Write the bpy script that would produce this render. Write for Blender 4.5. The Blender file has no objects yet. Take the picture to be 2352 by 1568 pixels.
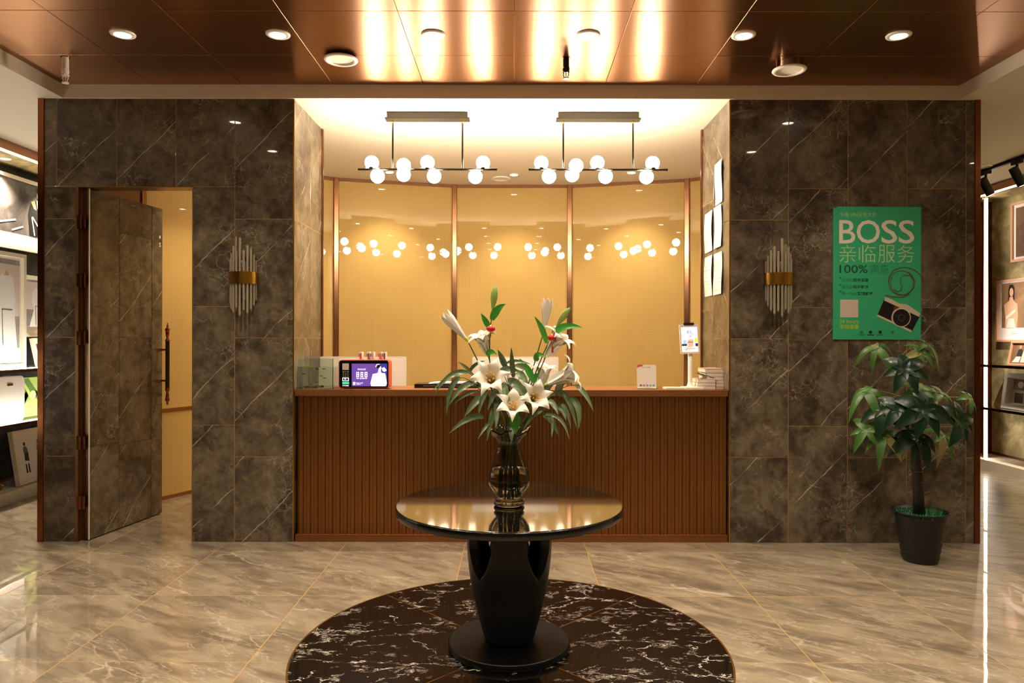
import bpy, bmesh, math, random
from mathutils import Vector, Matrix
random.seed(7)
S = bpy.context.scene
COL = S.collection
PI = math.pi

# ------------------------------------------------------------------ camera, world, exposure
F, CX, CY, H = 1680.0, 1180.0, 778.0, 1.374      # focal length in px, vanishing point, eye height
D = 4.94                                         # distance of the marble front wall
cam = bpy.data.cameras.new('camera')
cam.sensor_width = 36.0
cam.lens = 36.0 * F / 2352.0
cam.shift_x = -(CX - 1176.0) / 2352.0
cam.shift_y = -(784.0 - CY) / 2352.0
cam.clip_start = 0.05
camo = bpy.data.objects.new('camera', cam)
COL.objects.link(camo)
camo.location = (0, 0, H)
camo.rotation_euler = (PI / 2, math.radians(-0.1), 0)
S.camera = camo

W = bpy.data.worlds.new('world')
S.world = W
W.use_nodes = True
W.node_tree.nodes['Background'].inputs[0].default_value = (1.0, 0.85, 0.68, 1)
W.node_tree.nodes['Background'].inputs[1].default_value = 0.02

S.view_settings.view_transform = 'Standard'
S.view_settings.look = 'None'
S.view_settings.gamma = 1
S.view_settings.use_curve_mapping = False
S.view_settings.exposure = 1.0
WARM = (1.0, 0.84, 0.64)
DOWN_W = 24.0          # watts of one ceiling downlight
GLOBE = 60.0           # radiance of a pendant globe
LED = 40.0             # radiance of a display LED strip
S.cycles.max_bounces = 8
S.cycles.diffuse_bounces = 4
S.cycles.glossy_bounces = 4
S.cycles.use_adaptive_sampling = True
S.cycles.adaptive_threshold = 0.04
S.cycles.adaptive_min_samples = 16
S.cycles.transmission_bounces = 8
S.cycles.sample_clamp_indirect = 6.0
S.cycles.caustics_refractive = False
S.cycles.caustics_reflective = True
S.cycles.blur_glossy = 0.5


def at(px, py, y):
    return Vector(((px - CX) * y / F, y, H - (py - CY) * y / F))


# ------------------------------------------------------------------ materials
def lin(c):
    return tuple((v / 12.92 if v <= 0.04045 else ((v + 0.055) / 1.055) ** 2.4) for v in c)


def hexc(h):
    return lin(tuple(int(h[i:i + 2], 16) / 255 for i in (0, 2, 4)))


class NT:
    """tiny node helper"""
    def __init__(self, name):
        self.m = bpy.data.materials.new(name)
        self.m.use_nodes = True
        self.t = self.m.node_tree
        self.b = self.t.nodes['Principled BSDF']

    def n(self, typ, props=None, **ins):
        nd = self.t.nodes.new(typ)
        for k, v in (props or {}).items():
            setattr(nd, k, v)
        for k, v in ins.items():
            key = int(k[1:]) if k[0] == '_' and k[1:].isdigit() else k.replace('_', ' ')
            self.set(nd.inputs[key], v)
        return nd

    def set(self, sock, v):
        if isinstance(v, bpy.types.NodeSocket):
            self.t.links.new(v, sock)
        elif isinstance(v, (tuple, list)) and len(v) == 3 and sock.type == 'RGBA':
            sock.default_value = (*v, 1)
        else:
            sock.default_value = v

    def math(self, op, a, b=0.0, c=0.0, clamp=False):
        return self.n('ShaderNodeMath', dict(operation=op, use_clamp=clamp), _0=a, _1=b, _2=c).outputs[0]

    def vmath(self, op, a, b=(0, 0, 0)):
        return self.n('ShaderNodeVectorMath', dict(operation=op), _0=a, _1=b).outputs[0]

    def mix(self, f, a, b):
        nd = self.n('ShaderNodeMix', dict(data_type='RGBA'))
        self.set(nd.inputs[0], f)
        self.set(nd.inputs[6], a)
        self.set(nd.inputs[7], b)
        return nd.outputs[2]

    def noise(self, vec, scale, detail=4.0, rough=0.55, dist=0.0):
        nd = self.n('ShaderNodeTexNoise')
        self.set(nd.inputs['Vector'], vec)
        nd.inputs['Scale'].default_value = scale
        nd.inputs['Detail'].default_value = detail
        nd.inputs['Roughness'].default_value = rough
        nd.inputs['Distortion'].default_value = dist
        return nd

    def edge(self, vec, scale):
        nd = self.n('ShaderNodeTexVoronoi', dict(feature='DISTANCE_TO_EDGE'))
        self.set(nd.inputs['Vector'], vec)
        nd.inputs['Scale'].default_value = scale
        return nd.outputs['Distance']

    def ramp(self, v, lo, hi, a=0.0, b=1.0):
        nd = self.n('ShaderNodeMapRange', dict(interpolation_type='SMOOTHSTEP'))
        for i, x in enumerate((v, lo, hi, a, b)):
            self.set(nd.inputs[i], x)
        return nd.outputs[0]

    def p(self, **kw):
        for k, v in kw.items():
            self.set(self.b.inputs[k.replace('_', ' ')], v)
        return self.m


def plain(name, col, rough=0.5, metal=0.0, **kw):
    t = NT(name)
    t.p(Base_Color=(*col, 1), Roughness=rough, Metallic=metal, **kw)
    return t.m


def emis(name, col, st):
    t = NT(name)
    t.p(Base_Color=(*col, 1), Roughness=0.4, Emission_Color=(*col, 1), Emission_Strength=st)
    return t.m


def tile_vec(t, seed=(31.0, 17.0, 23.0)):
    co = t.n('ShaderNodeTexCoord').outputs['Object']
    rnd = t.n('ShaderNodeObjectInfo').outputs['Random']
    off = t.n('ShaderNodeCombineXYZ', _0=t.math('MULTIPLY', rnd, seed[0]), _1=t.math('MULTIPLY', rnd, seed[1]),
              _2=t.math('MULTIPLY', rnd, seed[2])).outputs[0]
    return co, rnd, t.vmath('ADD', co, off)


def wall_marble():
    t = NT('grey_brown_marble')
    co, rnd, v = tile_vec(t)
    n1 = t.noise(v, 3.2, 6, 0.62, 0.6).outputs['Fac']
    n2 = t.noise(v, 14.0, 7, 0.68, 0.5).outputs['Fac']
    f = t.math('ADD', t.math('MULTIPLY', n1, 0.55), t.math('MULTIPLY', n2, 0.45))
    base = t.mix(t.ramp(f, 0.38, 0.62), hexc('40352A'), hexc('776A56'))
    cloud = t.math('MULTIPLY', t.ramp(n2, 0.55, 0.75), t.ramp(n1, 0.48, 0.68))
    base = t.mix(t.math('MULTIPLY', cloud, 0.55), base, hexc('A89A84'))
    wob = t.noise(v, 4.0, 4, 0.6).outputs['Color']
    wv = t.n('ShaderNodeVectorMath', dict(operation='MULTIPLY_ADD'), _0=wob, _1=(0.26, 0.26, 0.26), _2=v).outputs[0]
    # hair-line network
    e1 = t.ramp(t.edge(wv, 5.5), 0.0, 0.02, 1, 0)
    m1 = t.ramp(t.noise(v, 5.0, 3).outputs['Fac'], 0.52, 0.70)
    e2 = t.ramp(t.edge(wv, 17.0), 0.0, 0.045, 1, 0)
    m2 = t.ramp(t.noise(v, 4.5, 3).outputs['Fac'], 0.50, 0.66)
    # long diagonal veins
    s = t.n('ShaderNodeSeparateXYZ', _0=v)
    u = t.math('SUBTRACT', t.math('ADD', s.outputs[0], s.outputs[1]), s.outputs[2])
    wn = t.noise(v, 3.0, 5, 0.55).outputs['Fac']
    u = t.math('ADD', t.math('MULTIPLY', u, 1.75), t.math('MULTIPLY', wn, 0.16))
    d = t.math('ABSOLUTE', t.math('SUBTRACT', t.math('FRACT', u), 0.5))
    thick = t.ramp(t.noise(v, 9.0, 2).outputs['Fac'], 0.3, 0.75, 0.004, 0.016)
    dl = t.math('SUBTRACT', 1.0, t.ramp(d, 0.0, thick))
    dm = t.ramp(t.noise(v, 2.1, 2).outputs['Fac'], 0.36, 0.50)
    a = t.math('MULTIPLY', dl, dm)
    b1 = t.math('MULTIPLY', t.math('MULTIPLY', e1, m1), 0.42)
    b2 = t.math('MULTIPLY', t.math('MULTIPLY', e2, m2), 0.42)
    vv = t.math('MAXIMUM', t.math('MULTIPLY', a, 0.8), t.math('MAXIMUM', b1, b2))
    colr = t.mix(vv, base, hexc('CFC3AE'))
    return t.p(Base_Color=colr, Roughness=0.30, Coat_Weight=0.5, Coat_Roughness=0.02, Coat_IOR=1.5,
               Specular_IOR_Level=0.25)


def floor_marble():
    t = NT('polished_beige_marble')
    co, rnd, v = tile_vec(t, (13.0, 29.0, 3.0))
    m0 = t.n('ShaderNodeMapping', _0=v)
    m0.inputs['Rotation'].default_value = (0, 0, math.radians(33))
    mp = t.n('ShaderNodeMapping', _0=m0.outputs[0])
    mp.inputs['Scale'].default_value = (1.0, 3.2, 1.0)
    mv = mp.outputs[0]
    wob = t.noise(mv, 2.0, 4, 0.6).outputs['Color']
    wv = t.n('ShaderNodeVectorMath', dict(operation='MULTIPLY_ADD'), _0=wob, _1=(0.35, 0.35, 0.35), _2=mv).outputs[0]
    n1 = t.noise(wv, 2.4, 8, 0.66, 0.8).outputs['Fac']
    base = t.mix(t.ramp(n1, 0.30, 0.68), hexc('6A5D4C'), hexc('9C8E78'))
    e1 = t.ramp(t.edge(wv, 2.2), 0.0, 0.035, 1, 0)
    m1 = t.ramp(t.noise(mv, 1.6, 4).outputs['Fac'], 0.50, 0.66)
    n3 = t.math('ABSOLUTE', t.math('SUBTRACT', t.noise(wv, 1.5, 5, 0.6).outputs['Fac'], 0.5))
    e3 = t.ramp(n3, 0.0, 0.012, 1, 0)
    vv = t.math('MAXIMUM', t.math('MULTIPLY', t.math('MULTIPLY', e1, m1), 0.45), t.math('MULTIPLY', e3, 0.24))
    colr = t.mix(vv, base, hexc('D8CDBA'))
    bmp = t.n('ShaderNodeBump', Strength=0.02, Distance=0.02, Height=t.noise(v, 5.0, 1).outputs['Fac'])
    return t.p(Base_Color=colr, Roughness=0.34, Coat_Weight=0.85, Coat_Roughness=0.015, Coat_IOR=1.5,
               Specular_IOR_Level=0.2, Coat_Normal=bmp.outputs[0])


def black_marble():
    t = NT('black_white_vein_marble')
    co, rnd, v = tile_vec(t)
    mp = t.n('ShaderNodeMapping', _0=v)
    mp.inputs['Scale'].default_value = (1.0, 1.7, 1.0)
    mv = mp.outputs[0]
    wob = t.noise(mv, 2.6, 9, 0.68).outputs['Color']
    wv = t.n('ShaderNodeVectorMath', dict(operation='MULTIPLY_ADD'), _0=wob, _1=(0.42, 0.42, 0.42), _2=mv).outputs[0]
    th = t.ramp(t.noise(v, 22.0, 6, 0.75).outputs['Fac'], 0.40, 0.78, 0.003, 0.042)
    e1 = t.math('SUBTRACT', 1.0, t.ramp(t.edge(wv, 3.2), 0.0, th))
    m1 = t.ramp(t.noise(mv, 5.0, 6, 0.68).outputs['Fac'], 0.46, 0.54)
    n3 = t.math('ABSOLUTE', t.math('SUBTRACT', t.noise(wv, 3.4, 7, 0.72).outputs['Fac'], 0.5))
    e3 = t.ramp(n3, 0.0, 0.009, 1, 0)
    m3 = t.ramp(t.noise(mv, 6.0, 4, 0.6).outputs['Fac'], 0.53, 0.58)
    vv = t.math('MAXIMUM', t.math('MULTIPLY', e1, m1), t.math('MULTIPLY', e3, m3))
    colr = t.mix(vv, hexc('070504'), hexc('EFE6DA'))
    return t.p(Base_Color=colr, Roughness=0.3, Coat_Weight=1.0, Coat_Roughness=0.01, Specular_IOR_Level=0.2)


def brushed(name, col, rough=0.24, axis=(1.0, 40.0, 40.0), aniso=0.0, rot=0.0, var=0.12, tangent=None):
    t = NT(name)
    co = t.n('ShaderNodeTexCoord').outputs['Object']
    sc = t.vmath('MULTIPLY', co, axis)
    n = t.noise(sc, 6.0, 4, 0.6).outputs['Fac']
    dark = tuple(c * (1 - var) for c in col)
    lite = tuple(min(1, c * (1 + var)) for c in col)
    t.p(Base_Color=t.mix(n, dark, lite), Metallic=1.0, Roughness=rough, Anisotropic=aniso, Anisotropic_Rotation=rot)
    if tangent:
        tg = t.n('ShaderNodeCombineXYZ', _0=tangent[0], _1=tangent[1], _2=tangent[2])
        t.set(t.b.inputs['Tangent'], tg.outputs[0])
    return t.m


def weave():
    t = NT('woven_gold_panel_under_glass')
    co = t.n('ShaderNodeTexCoord').outputs['Object']
    s = t.n('ShaderNodeSeparateXYZ', _0=co)
    wx = t.math('SINE', t.math('MULTIPLY', s.outputs[0], 2 * PI / 0.016))
    wz = t.math('SINE', t.math('MULTIPLY', s.outputs[2], 2 * PI / 0.016))
    g = t.ramp(t.math('ADD', wx, wz), -1.6, 1.8)
    n = t.noise(co, 2.0, 3).outputs['Fac']
    a = t.mix(n, hexc('BC9A58'), hexc('C6A562'))
    colr = t.mix(t.math('MULTIPLY', g, 0.35), a, hexc('8F7138'))
    return t.p(Base_Color=colr, Roughness=0.55, Coat_Weight=1.0, Coat_Roughness=0.012, Coat_IOR=1.5,
               Specular_IOR_Level=0.15)


def plaster(name, col, rough=0.75):
    t = NT(name)
    co = t.n('ShaderNodeTexCoord').outputs['Object']
    n = t.noise(co, 1.5, 3).outputs['Fac']
    return t.p(Base_Color=t.mix(n, tuple(c * 0.97 for c in col), col), Roughness=rough, Specular_IOR_Level=0.2)


def stucco(name, a, b):
    t = NT(name)
    co = t.n('ShaderNodeTexCoord').outputs['Object']
    n = t.noise(co, 3.0, 7, 0.65, 0.6).outputs['Fac']
    return t.p(Base_Color=t.mix(t.ramp(n, 0.35, 0.68), a, b), Roughness=0.7)


def glass(name, col, rough=0.0, ior=1.45):
    t = NT(name)
    t.p(Base_Color=(*col, 1), Roughness=rough, Transmission_Weight=1.0, IOR=ior)
    return t.m


def leafy(name, a, b, rough=0.35, trans=0.0):
    t = NT(name)
    co = t.n('ShaderNodeTexCoord').outputs['Object']
    rnd = t.n('ShaderNodeObjectInfo').outputs['Random']
    n = t.noise(co, 40.0, 3).outputs['Fac']
    f = t.math('ADD', t.math('MULTIPLY', n, 0.5), t.math('MULTIPLY', rnd, 0.5))
    return t.p(Base_Color=t.mix(f, a, b), Roughness=rough, Subsurface_Weight=trans, Subsurface_Radius=(0.01, 0.01, 0.004),
               Subsurface_Scale=0.2)


M = {}
M['marble'] = wall_marble()
M['floor'] = floor_marble()
M['black_marble'] = black_marble()
M['grout'] = plain('gold_grout', hexc('A8854A'), 0.45)
M['brass_line'] = plain('brass_inlay', hexc('C89A48'), 0.3, 1.0)
M['copper_ceiling'] = brushed('brushed_copper_ceiling', hexc('A87854'), 0.31, (30.0, 1.0, 30.0), 0.72, 0.0, 0.06, (0.0, 1.0, 0.0))
M['copper'] = brushed('brushed_copper', hexc('A67A5C'), 0.22, (1.0, 40.0, 40.0), 0.0)
M['copper_band'] = brushed('satin_copper_band', hexc('9C6A42'), 0.40, (1.0, 40.0, 40.0), 0.7, 0.0, 0.12, (0.0, 0.7, 0.7))
M['copper_slat'] = brushed('bronze_slat', hexc('A3703F'), 0.34, (40.0, 40.0, 1.0), 0.0)
M['copper_dark'] = brushed('bronze_trim', hexc('8C5734'), 0.25, (40.0, 40.0, 1.0), 0.0)
M['jamb'] = brushed('rose_bronze_jamb', hexc('9C7A55'), 0.4, (40.0, 40.0, 1.0), 0.0)
M['brass'] = brushed('polished_brass', hexc('DDAA48'), 0.24, (40.0, 40.0, 1.0), 0.0)
M['weave'] = weave()
M['brown_panel'] = plain('brown_panel', hexc('7A5634'), 0.5)
M['white'] = plaster('white_plaster', hexc('E4D8C4'))
M['soffit'] = plaster('off_white_plaster', hexc('D8CCB8'))
M['cream_stone'] = plaster('cream_stone', hexc('E6DAC6'), 0.35)
M['dark_wall'] = stucco('dark_brown_stucco', hexc('2A221A'), hexc('4A3E30'))
M['rear_wall'] = plaster('beige_plaster', hexc('A8977C'))
M['dark_niche'] = stucco('charcoal_stucco', hexc('1E1B18'), hexc('4A4238'))
M['olive_niche'] = stucco('olive_gold_stucco', hexc('8A7C54'), hexc('D8C894'))
M['white_metal'] = plain('white_metal', hexc('EDE6DA'), 0.35)
M['cream_frame'] = plain('cream_frame', hexc('EFE6CE'), 0.4)
M['pink_frame'] = plain('pink_copper_frame', hexc('D9A58A'), 0.35)
M['white_plastic'] = plain('white_plastic', hexc('F0E6D8'), 0.35)
M['black_plastic'] = plain('black_plastic', hexc('15130F'), 0.3)
M['black_matte'] = plain('black_matte', hexc('1A1714'), 0.55)
M['black_lacquer'] = plain('black_lacquer', hexc('0C0A09'), 0.16, 0.0, Coat_Weight=0.3, Coat_Roughness=0.08)
M['black_satin'] = plain('black_satin', hexc('0D0B0A'), 0.36, 0.0, Specular_IOR_Level=0.4)
M['table_top'] = plain('black_glass_top', hexc('100D0A'), 0.10, 0.0, Coat_Weight=1.0, Coat_Roughness=0.05, Coat_IOR=2.6)
M['gunmetal'] = plain('gunmetal', hexc('3A362F'), 0.4, 0.5)
M['steel'] = plain('steel', hexc('A09A90'), 0.3, 1.0)
M['chrome_dark'] = plain('dark_chrome', hexc('4A4640'), 0.22, 1.0)
M['handle_copper'] = plain('copper_handle', hexc('B4694A'), 0.18, 1.0)
M['handle_grip'] = plain('dark_grip', hexc('2A1C14'), 0.45)
M['globe'] = emis('lit_globe', (1.0, 0.86, 0.66), GLOBE)
M['lamp'] = emis('lit_downlight', (1.0, 0.88, 0.70), 30.0)
M['led'] = emis('led_strip', (1.0, 0.93, 0.80), LED)
M['led_vertical'] = emis('led_strip_vertical', (1.0, 0.90, 0.74), 13.0)
M['led_warm'] = emis('led_strip_warm', (1.0, 0.84, 0.52), 4.0)
M['clear_glass'] = glass('clear_glass', (0.95, 0.93, 0.88))
M['rod_glass'] = plain('amber_glass_rod', (0.92, 0.80, 0.60), 0.04, 0.0, Transmission_Weight=0.68, IOR=1.5, Coat_Weight=1.0, Coat_Roughness=0.05)
M['tank_glass'] = glass('greenish_tank_glass', (0.84, 0.93, 0.84))
M['water'] = glass('water', (0.93, 0.95, 0.88), 0.0, 1.33)
M['vase_glass'] = glass('smoky_glass', (0.66, 0.61, 0.54), 0.0, 1.45)
M['shelf_glass'] = glass('shelf_glass', (0.86, 0.95, 0.90))
M['poster_green'] = plain('poster_green', hexc('3CB682'), 0.35)
M['print_white'] = plain('print_white', hexc('F2E6D8'), 0.5)
M['print_pale'] = plain('print_pale_green', hexc('B8D8A0'), 0.5)
M['print_dark'] = plain('print_dark_green', hexc('155A3C'), 0.5)
M['print_black'] = plain('print_black', hexc('1B2A22'), 0.5)
M['print_mid'] = plain('print_mid_green', hexc('24875C'), 0.5)
M['print_yellow'] = plain('print_yellow', hexc('B8D020'), 0.5)
M['print_ink'] = plain('print_ink', hexc('1C1816'), 0.45)
M['print_brown'] = plain('print_brown', hexc('7A3A1C'), 0.5)
M['print_silver'] = plain('print_silver', hexc('D8C8B4'), 0.5)
M['print_grey'] = plain('print_grey', hexc('6E665C'), 0.5)
M['paper'] = plain('paper', hexc('F5EEE2'), 0.7)
M['paper_line'] = plain('paper_line', hexc('C8BEB0'), 0.7)
M['red'] = plain('red_print', hexc('D84A38'), 0.5)
M['coral'] = plain('coral_shell', hexc('E0604A'), 0.35)
M['blue'] = plain('blue_print', hexc('4A8AC8'), 0.5)
M['green_print'] = plain('green_icon', hexc('6AB050'), 0.5)
M['lantern_red'] = plain('red_silk', hexc('C81018'), 0.5)
M['petal'] = leafy('lily_petal', hexc('F2EADA'), hexc('FBF5E8'), 0.55, 0.25)
M['throat'] = plain('lily_throat', hexc('C8D860'), 0.5)
M['anther'] = plain('anther', hexc('D8A020'), 0.6)
M['bud_green'] = leafy('green_bud', hexc('86A04C'), hexc('A0B85E'), 0.45)
M['leaf_bright'] = leafy('bright_lily_leaf', hexc('2F8A26'), hexc('55A838'), 0.35)
M['leaf_sage'] = leafy('sage_blade_leaf', hexc('33502A'), hexc('84996A'), 0.26)
M['stem'] = leafy('dark_stem', hexc('2E4422'), hexc('45602E'), 0.4)
M['stem_pale'] = leafy('pale_stem', hexc('6E7E38'), hexc('8A9648'), 0.4)
M['plant_dark'] = leafy('dark_glossy_leaf', hexc('0A2012'), hexc('17381E'), 0.30)
M['plant_light'] = leafy('light_green_leaf', hexc('26521A'), hexc('527A2C'), 0.38)
M['plant_dry'] = leafy('yellowing_leaf', hexc('66722E'), hexc('94824A'), 0.5)
M['trunk'] = stucco('dark_trunk', hexc('26221A'), hexc('3A342A'))
M['trunk_ring'] = plain('trunk_scar', hexc('7A7258'), 0.6)
M['pot'] = plain('black_pot', hexc('0E0C0A'), 0.45)
M['grass'] = leafy('artificial_grass', hexc('1E6A38'), hexc('3F9A50'), 0.5)
M['stone_white'] = plain('white_pebble', hexc('F0EADF'), 0.5)
M['fish'] = plain('orange_fish', hexc('C8541E'), 0.4)
M['moss'] = plain('duckweed', hexc('9A9A3A'), 0.7)


# ------------------------------------------------------------------ geometry helpers
class MB:
    def __init__(self):
        self.v, self.f, self.sm = [], [], []

    def add(self, vs, fs, smooth=False, mat=None):
        o = len(self.v)
        if mat is not None:
            vs = [mat @ Vector(v) for v in vs]
        self.v += [tuple(v) for v in vs]
        self.f += [tuple(i + o for i in f) for f in fs]
        self.sm += [smooth] * len(fs)
        return self

    def box(self, x0, x1, y0, y1, z0, z1, mat=None):
        vs = [(x, y, z) for x in (x0, x1) for y in (y0, y1) for z in (z0, z1)]
        fs = [(0, 1, 3, 2), (4, 6, 7, 5), (0, 4, 5, 1), (2, 3, 7, 6), (0, 2, 6, 4), (1, 5, 7, 3)]
        return self.add(vs, fs, False, mat)

    def rbox(self, x0, x1, y0, y1, z0, z1, r, seg=4, mat=None, plane='xz'):
        """box with rounded corners in one plane (extruded along the third axis)"""
        if plane == 'xz':
            a0, a1, b0, b1, c0, c1 = x0, x1, z0, z1, y0, y1
            mk = lambda a, b, c: (a, c, b)
        elif plane == 'xy':
            a0, a1, b0, b1, c0, c1 = x0, x1, y0, y1, z0, z1
            mk = lambda a, b, c: (a, b, c)
        else:
            a0, a1, b0, b1, c0, c1 = y0, y1, z0, z1, x0, x1
            mk = lambda a, b, c: (c, a, b)
        pts = []
        for cx, cy, s in ((a1 - r, b1 - r, 0), (a0 + r, b1 - r, 1), (a0 + r, b0 + r, 2), (a1 - r, b0 + r, 3)):
            for i in range(seg + 1):
                an = (s + i / seg) * PI / 2
                pts.append((cx + r * math.cos(an), cy + r * math.sin(an)))
        n = len(pts)
        vs = [mk(a, b, c0) for a, b in pts] + [mk(a, b, c1) for a, b in pts]
        fs = [tuple(range(n)), tuple(range(2 * n - 1, n - 1, -1))]
        fs += [(i, i + n, (i + 1) % n + n, (i + 1) % n) for i in range(n)]
        return self.add(vs, fs, False, mat)

    def cyl(self, p0, p1, r0, r1=None, seg=16, cap=True, smooth=True):
        r1 = r0 if r1 is None else r1
        p0, p1 = Vector(p0), Vector(p1)
        d = (p1 - p0).normalized()
        a = d.orthogonal().normalized()
        b = d.cross(a)
        vs = []
        for p, r in ((p0, r0), (p1, r1)):
            for i in range(seg):
                t = 2 * PI * i / seg
                vs.append(p + a * (r * math.cos(t)) + b * (r * math.sin(t)))
        fs = [(i, (i + 1) % seg, (i + 1) % seg + seg, i + seg) for i in range(seg)]
        self.add(vs, fs, smooth)
        if cap:
            self.add(vs, [tuple(range(seg - 1, -1, -1)), tuple(range(seg, 2 * seg))], False)
        return self

    def lathe(self, prof, seg=48, smooth=True, c=(0, 0, 0), ruffle=None, close=False):
        """prof: list of (r, z)"""
        vs = []
        for k, (r, z) in enumerate(prof):
            for i in range(seg):
                t = 2 * PI * i / seg
                rr, zz = r, z
                if ruffle:
                    rr, zz = ruffle(k, r, z, t)
                vs.append((c[0] + rr * math.cos(t), c[1] + rr * math.sin(t), c[2] + zz))
        fs = []
        K = len(prof)
        for k in range(K - 1 + (1 if close else 0)):
            k2 = (k + 1) % K
            for i in range(seg):
                j = (i + 1) % seg
                fs.append((k * seg + i, k * seg + j, k2 * seg + j, k2 * seg + i))
        return self.add(vs, fs, smooth)

    def disc(self, r, z0, z1, ch=.004, seg=96):
        """flat round slab with a small rounded edge; flat faces stay flat shaded"""
        self.lathe([(r - ch, z0), (r - ch * .3, z0 + ch * .3), (r, z0 + ch), (r, z1 - ch), (r - ch * .3, z1 - ch * .3), (r - ch, z1)], seg)
        for z, rev in ((z0, True), (z1, False)):
            vs = [((r - ch) * math.cos(2 * PI * i / seg), (r - ch) * math.sin(2 * PI * i / seg), z) for i in range(seg)]
            self.add(vs, [tuple(range(seg - 1, -1, -1)) if rev else tuple(range(seg))])
        return self

    def tube(self, pts, r, seg=8, taper=None):
        pts = [Vector(p) for p in pts]
        n = len(pts)
        vs = []
        prev = None
        for k, p in enumerate(pts):
            d = (pts[min(k + 1, n - 1)] - pts[max(k - 1, 0)]).normalized()
            a = d.orthogonal() if prev is None else (prev - d * prev.dot(d))
            a.normalize()
            prev = a
            b = d.cross(a)
            rr = r if taper is None else r * (1 + (taper - 1) * k / (n - 1))
            for i in range(seg):
                t = 2 * PI * i / seg
                vs.append(p + a * (rr * math.cos(t)) + b * (rr * math.sin(t)))
        fs = [(k * seg + i, k * seg + (i + 1) % seg, (k + 1) * seg + (i + 1) % seg, (k + 1) * seg + i)
              for k in range(n - 1) for i in range(seg)]
        fs += [tuple(range(seg - 1, -1, -1)), tuple(range((n - 1) * seg, n * seg))]
        return self.add(vs, fs, True)

    def sphere(self, c, r, seg=16, rings=10, sc=(1, 1, 1)):
        vs, fs = [], []
        for k in range(rings + 1):
            ph = PI * k / rings
            for i in range(seg):
                t = 2 * PI * i / seg
                vs.append((c[0] + sc[0] * r * math.sin(ph) * math.cos(t), c[1] + sc[1] * r * math.sin(ph) * math.sin(t),
                           c[2] + sc[2] * r * math.cos(ph)))
        for k in range(rings):
            for i in range(seg):
                j = (i + 1) % seg
                if k == 0:
                    fs.append((i, (k + 1) * seg + i, (k + 1) * seg + j))
                elif k == rings - 1:
                    fs.append((k * seg + i, (k + 1) * seg + i, k * seg + j))
                else:
                    fs.append((k * seg + i, (k + 1) * seg + i, (k + 1) * seg + j, k * seg + j))
        return self.add(vs, fs, True)

    def poly(self, pts, y0, y1):
        """polygon (x,z) extruded in y from y0 (front) to y1"""
        n = len(pts)
        vs = [(a, y0, b) for a, b in pts] + [(a, y1, b) for a, b in pts]
        fs = [tuple(range(n)), tuple(range(2 * n - 1, n - 1, -1))]
        fs += [(i, i + n, (i + 1) % n + n, (i + 1) % n) for i in range(n)]
        return self.add(vs, fs)

    def mesh(self, name, mat):
        me = bpy.data.meshes.new(name)
        me.from_pydata(self.v, [], self.f)
        me.polygons.foreach_set('use_smooth', self.sm)
        if mat:
            me.materials.append(M[mat] if isinstance(mat, str) else mat)
        me.update()
        return me

    def build(self, name, mat, parent=None, loc=(0, 0, 0)):
        return link(name, self.mesh(name, mat), parent, loc)


def link(name, me, parent=None, loc=(0, 0, 0), rot=None):
    o = bpy.data.objects.new(name, me)
    COL.objects.link(o)
    o.location = loc
    if rot is not None:
        o.rotation_euler = rot
    if parent:
        o.parent = parent
    return o


def thing(name, label, cat, loc=(0, 0, 0), rotz=0.0, group=None):
    o = bpy.data.objects.new(name, None)
    o.empty_display_size = 0.05
    COL.objects.link(o)
    o.location = loc
    o.rotation_euler = (0, 0, rotz)
    return tag(o, label, cat, group)


def tag(o, label, cat, group=None):
    o['label'] = label
    o['category'] = cat
    if group:
        o['group'] = group
    return o


def struct(name, mb, mat, parent=None):
    o = mb.build(name, mat, parent)
    if not parent:
        o['kind'] = 'structure'
    return o


def text_mesh(body, size, mat, bold=0.0, align='LEFT', space=1.0):
    c = bpy.data.curves.new('text', 'FONT')
    c.body = body
    c.size = size
    c.offset = bold
    c.align_x = align
    c.space_character = space
    c.resolution_u = 3
    o = bpy.data.objects.new('text', c)
    COL.objects.link(o)
    bpy.context.view_layer.update()
    me = bpy.data.meshes.new_from_object(o.evaluated_get(bpy.context.evaluated_depsgraph_get()))
    bpy.data.objects.remove(o)
    bpy.data.curves.remove(c)
    me.materials.clear()
    me.materials.append(M[mat])
    return me


def fit_text(name, body, x0, x1, z0, z1, y, mat, parent, bold=0.0, rot=(PI / 2, 0, 0)):
    """flat lettering fitted into the rectangle x0..x1, z0..z1 of the parent"""
    me = text_mesh(body, 1.0, mat, bold)
    xs = [v.co.x for v in me.vertices]
    ys = [v.co.y for v in me.vertices]
    ax, bx, ay, by = min(xs), max(xs), min(ys), max(ys)
    for v in me.vertices:
        v.co.x = x0 + (v.co.x - ax) / (bx - ax) * (x1 - x0)
        v.co.y = z0 + (v.co.y - ay) / (by - ay) * (z1 - z0)
    o = link(name, me, parent, (0, y, 0), rot)
    return o


def copy_tree(o, parent=None):
    c = o.copy()
    COL.objects.link(c)
    c.parent = parent
    for ch in list(o.children):
        copy_tree(ch, c)
    return c


_tile = {}


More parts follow.
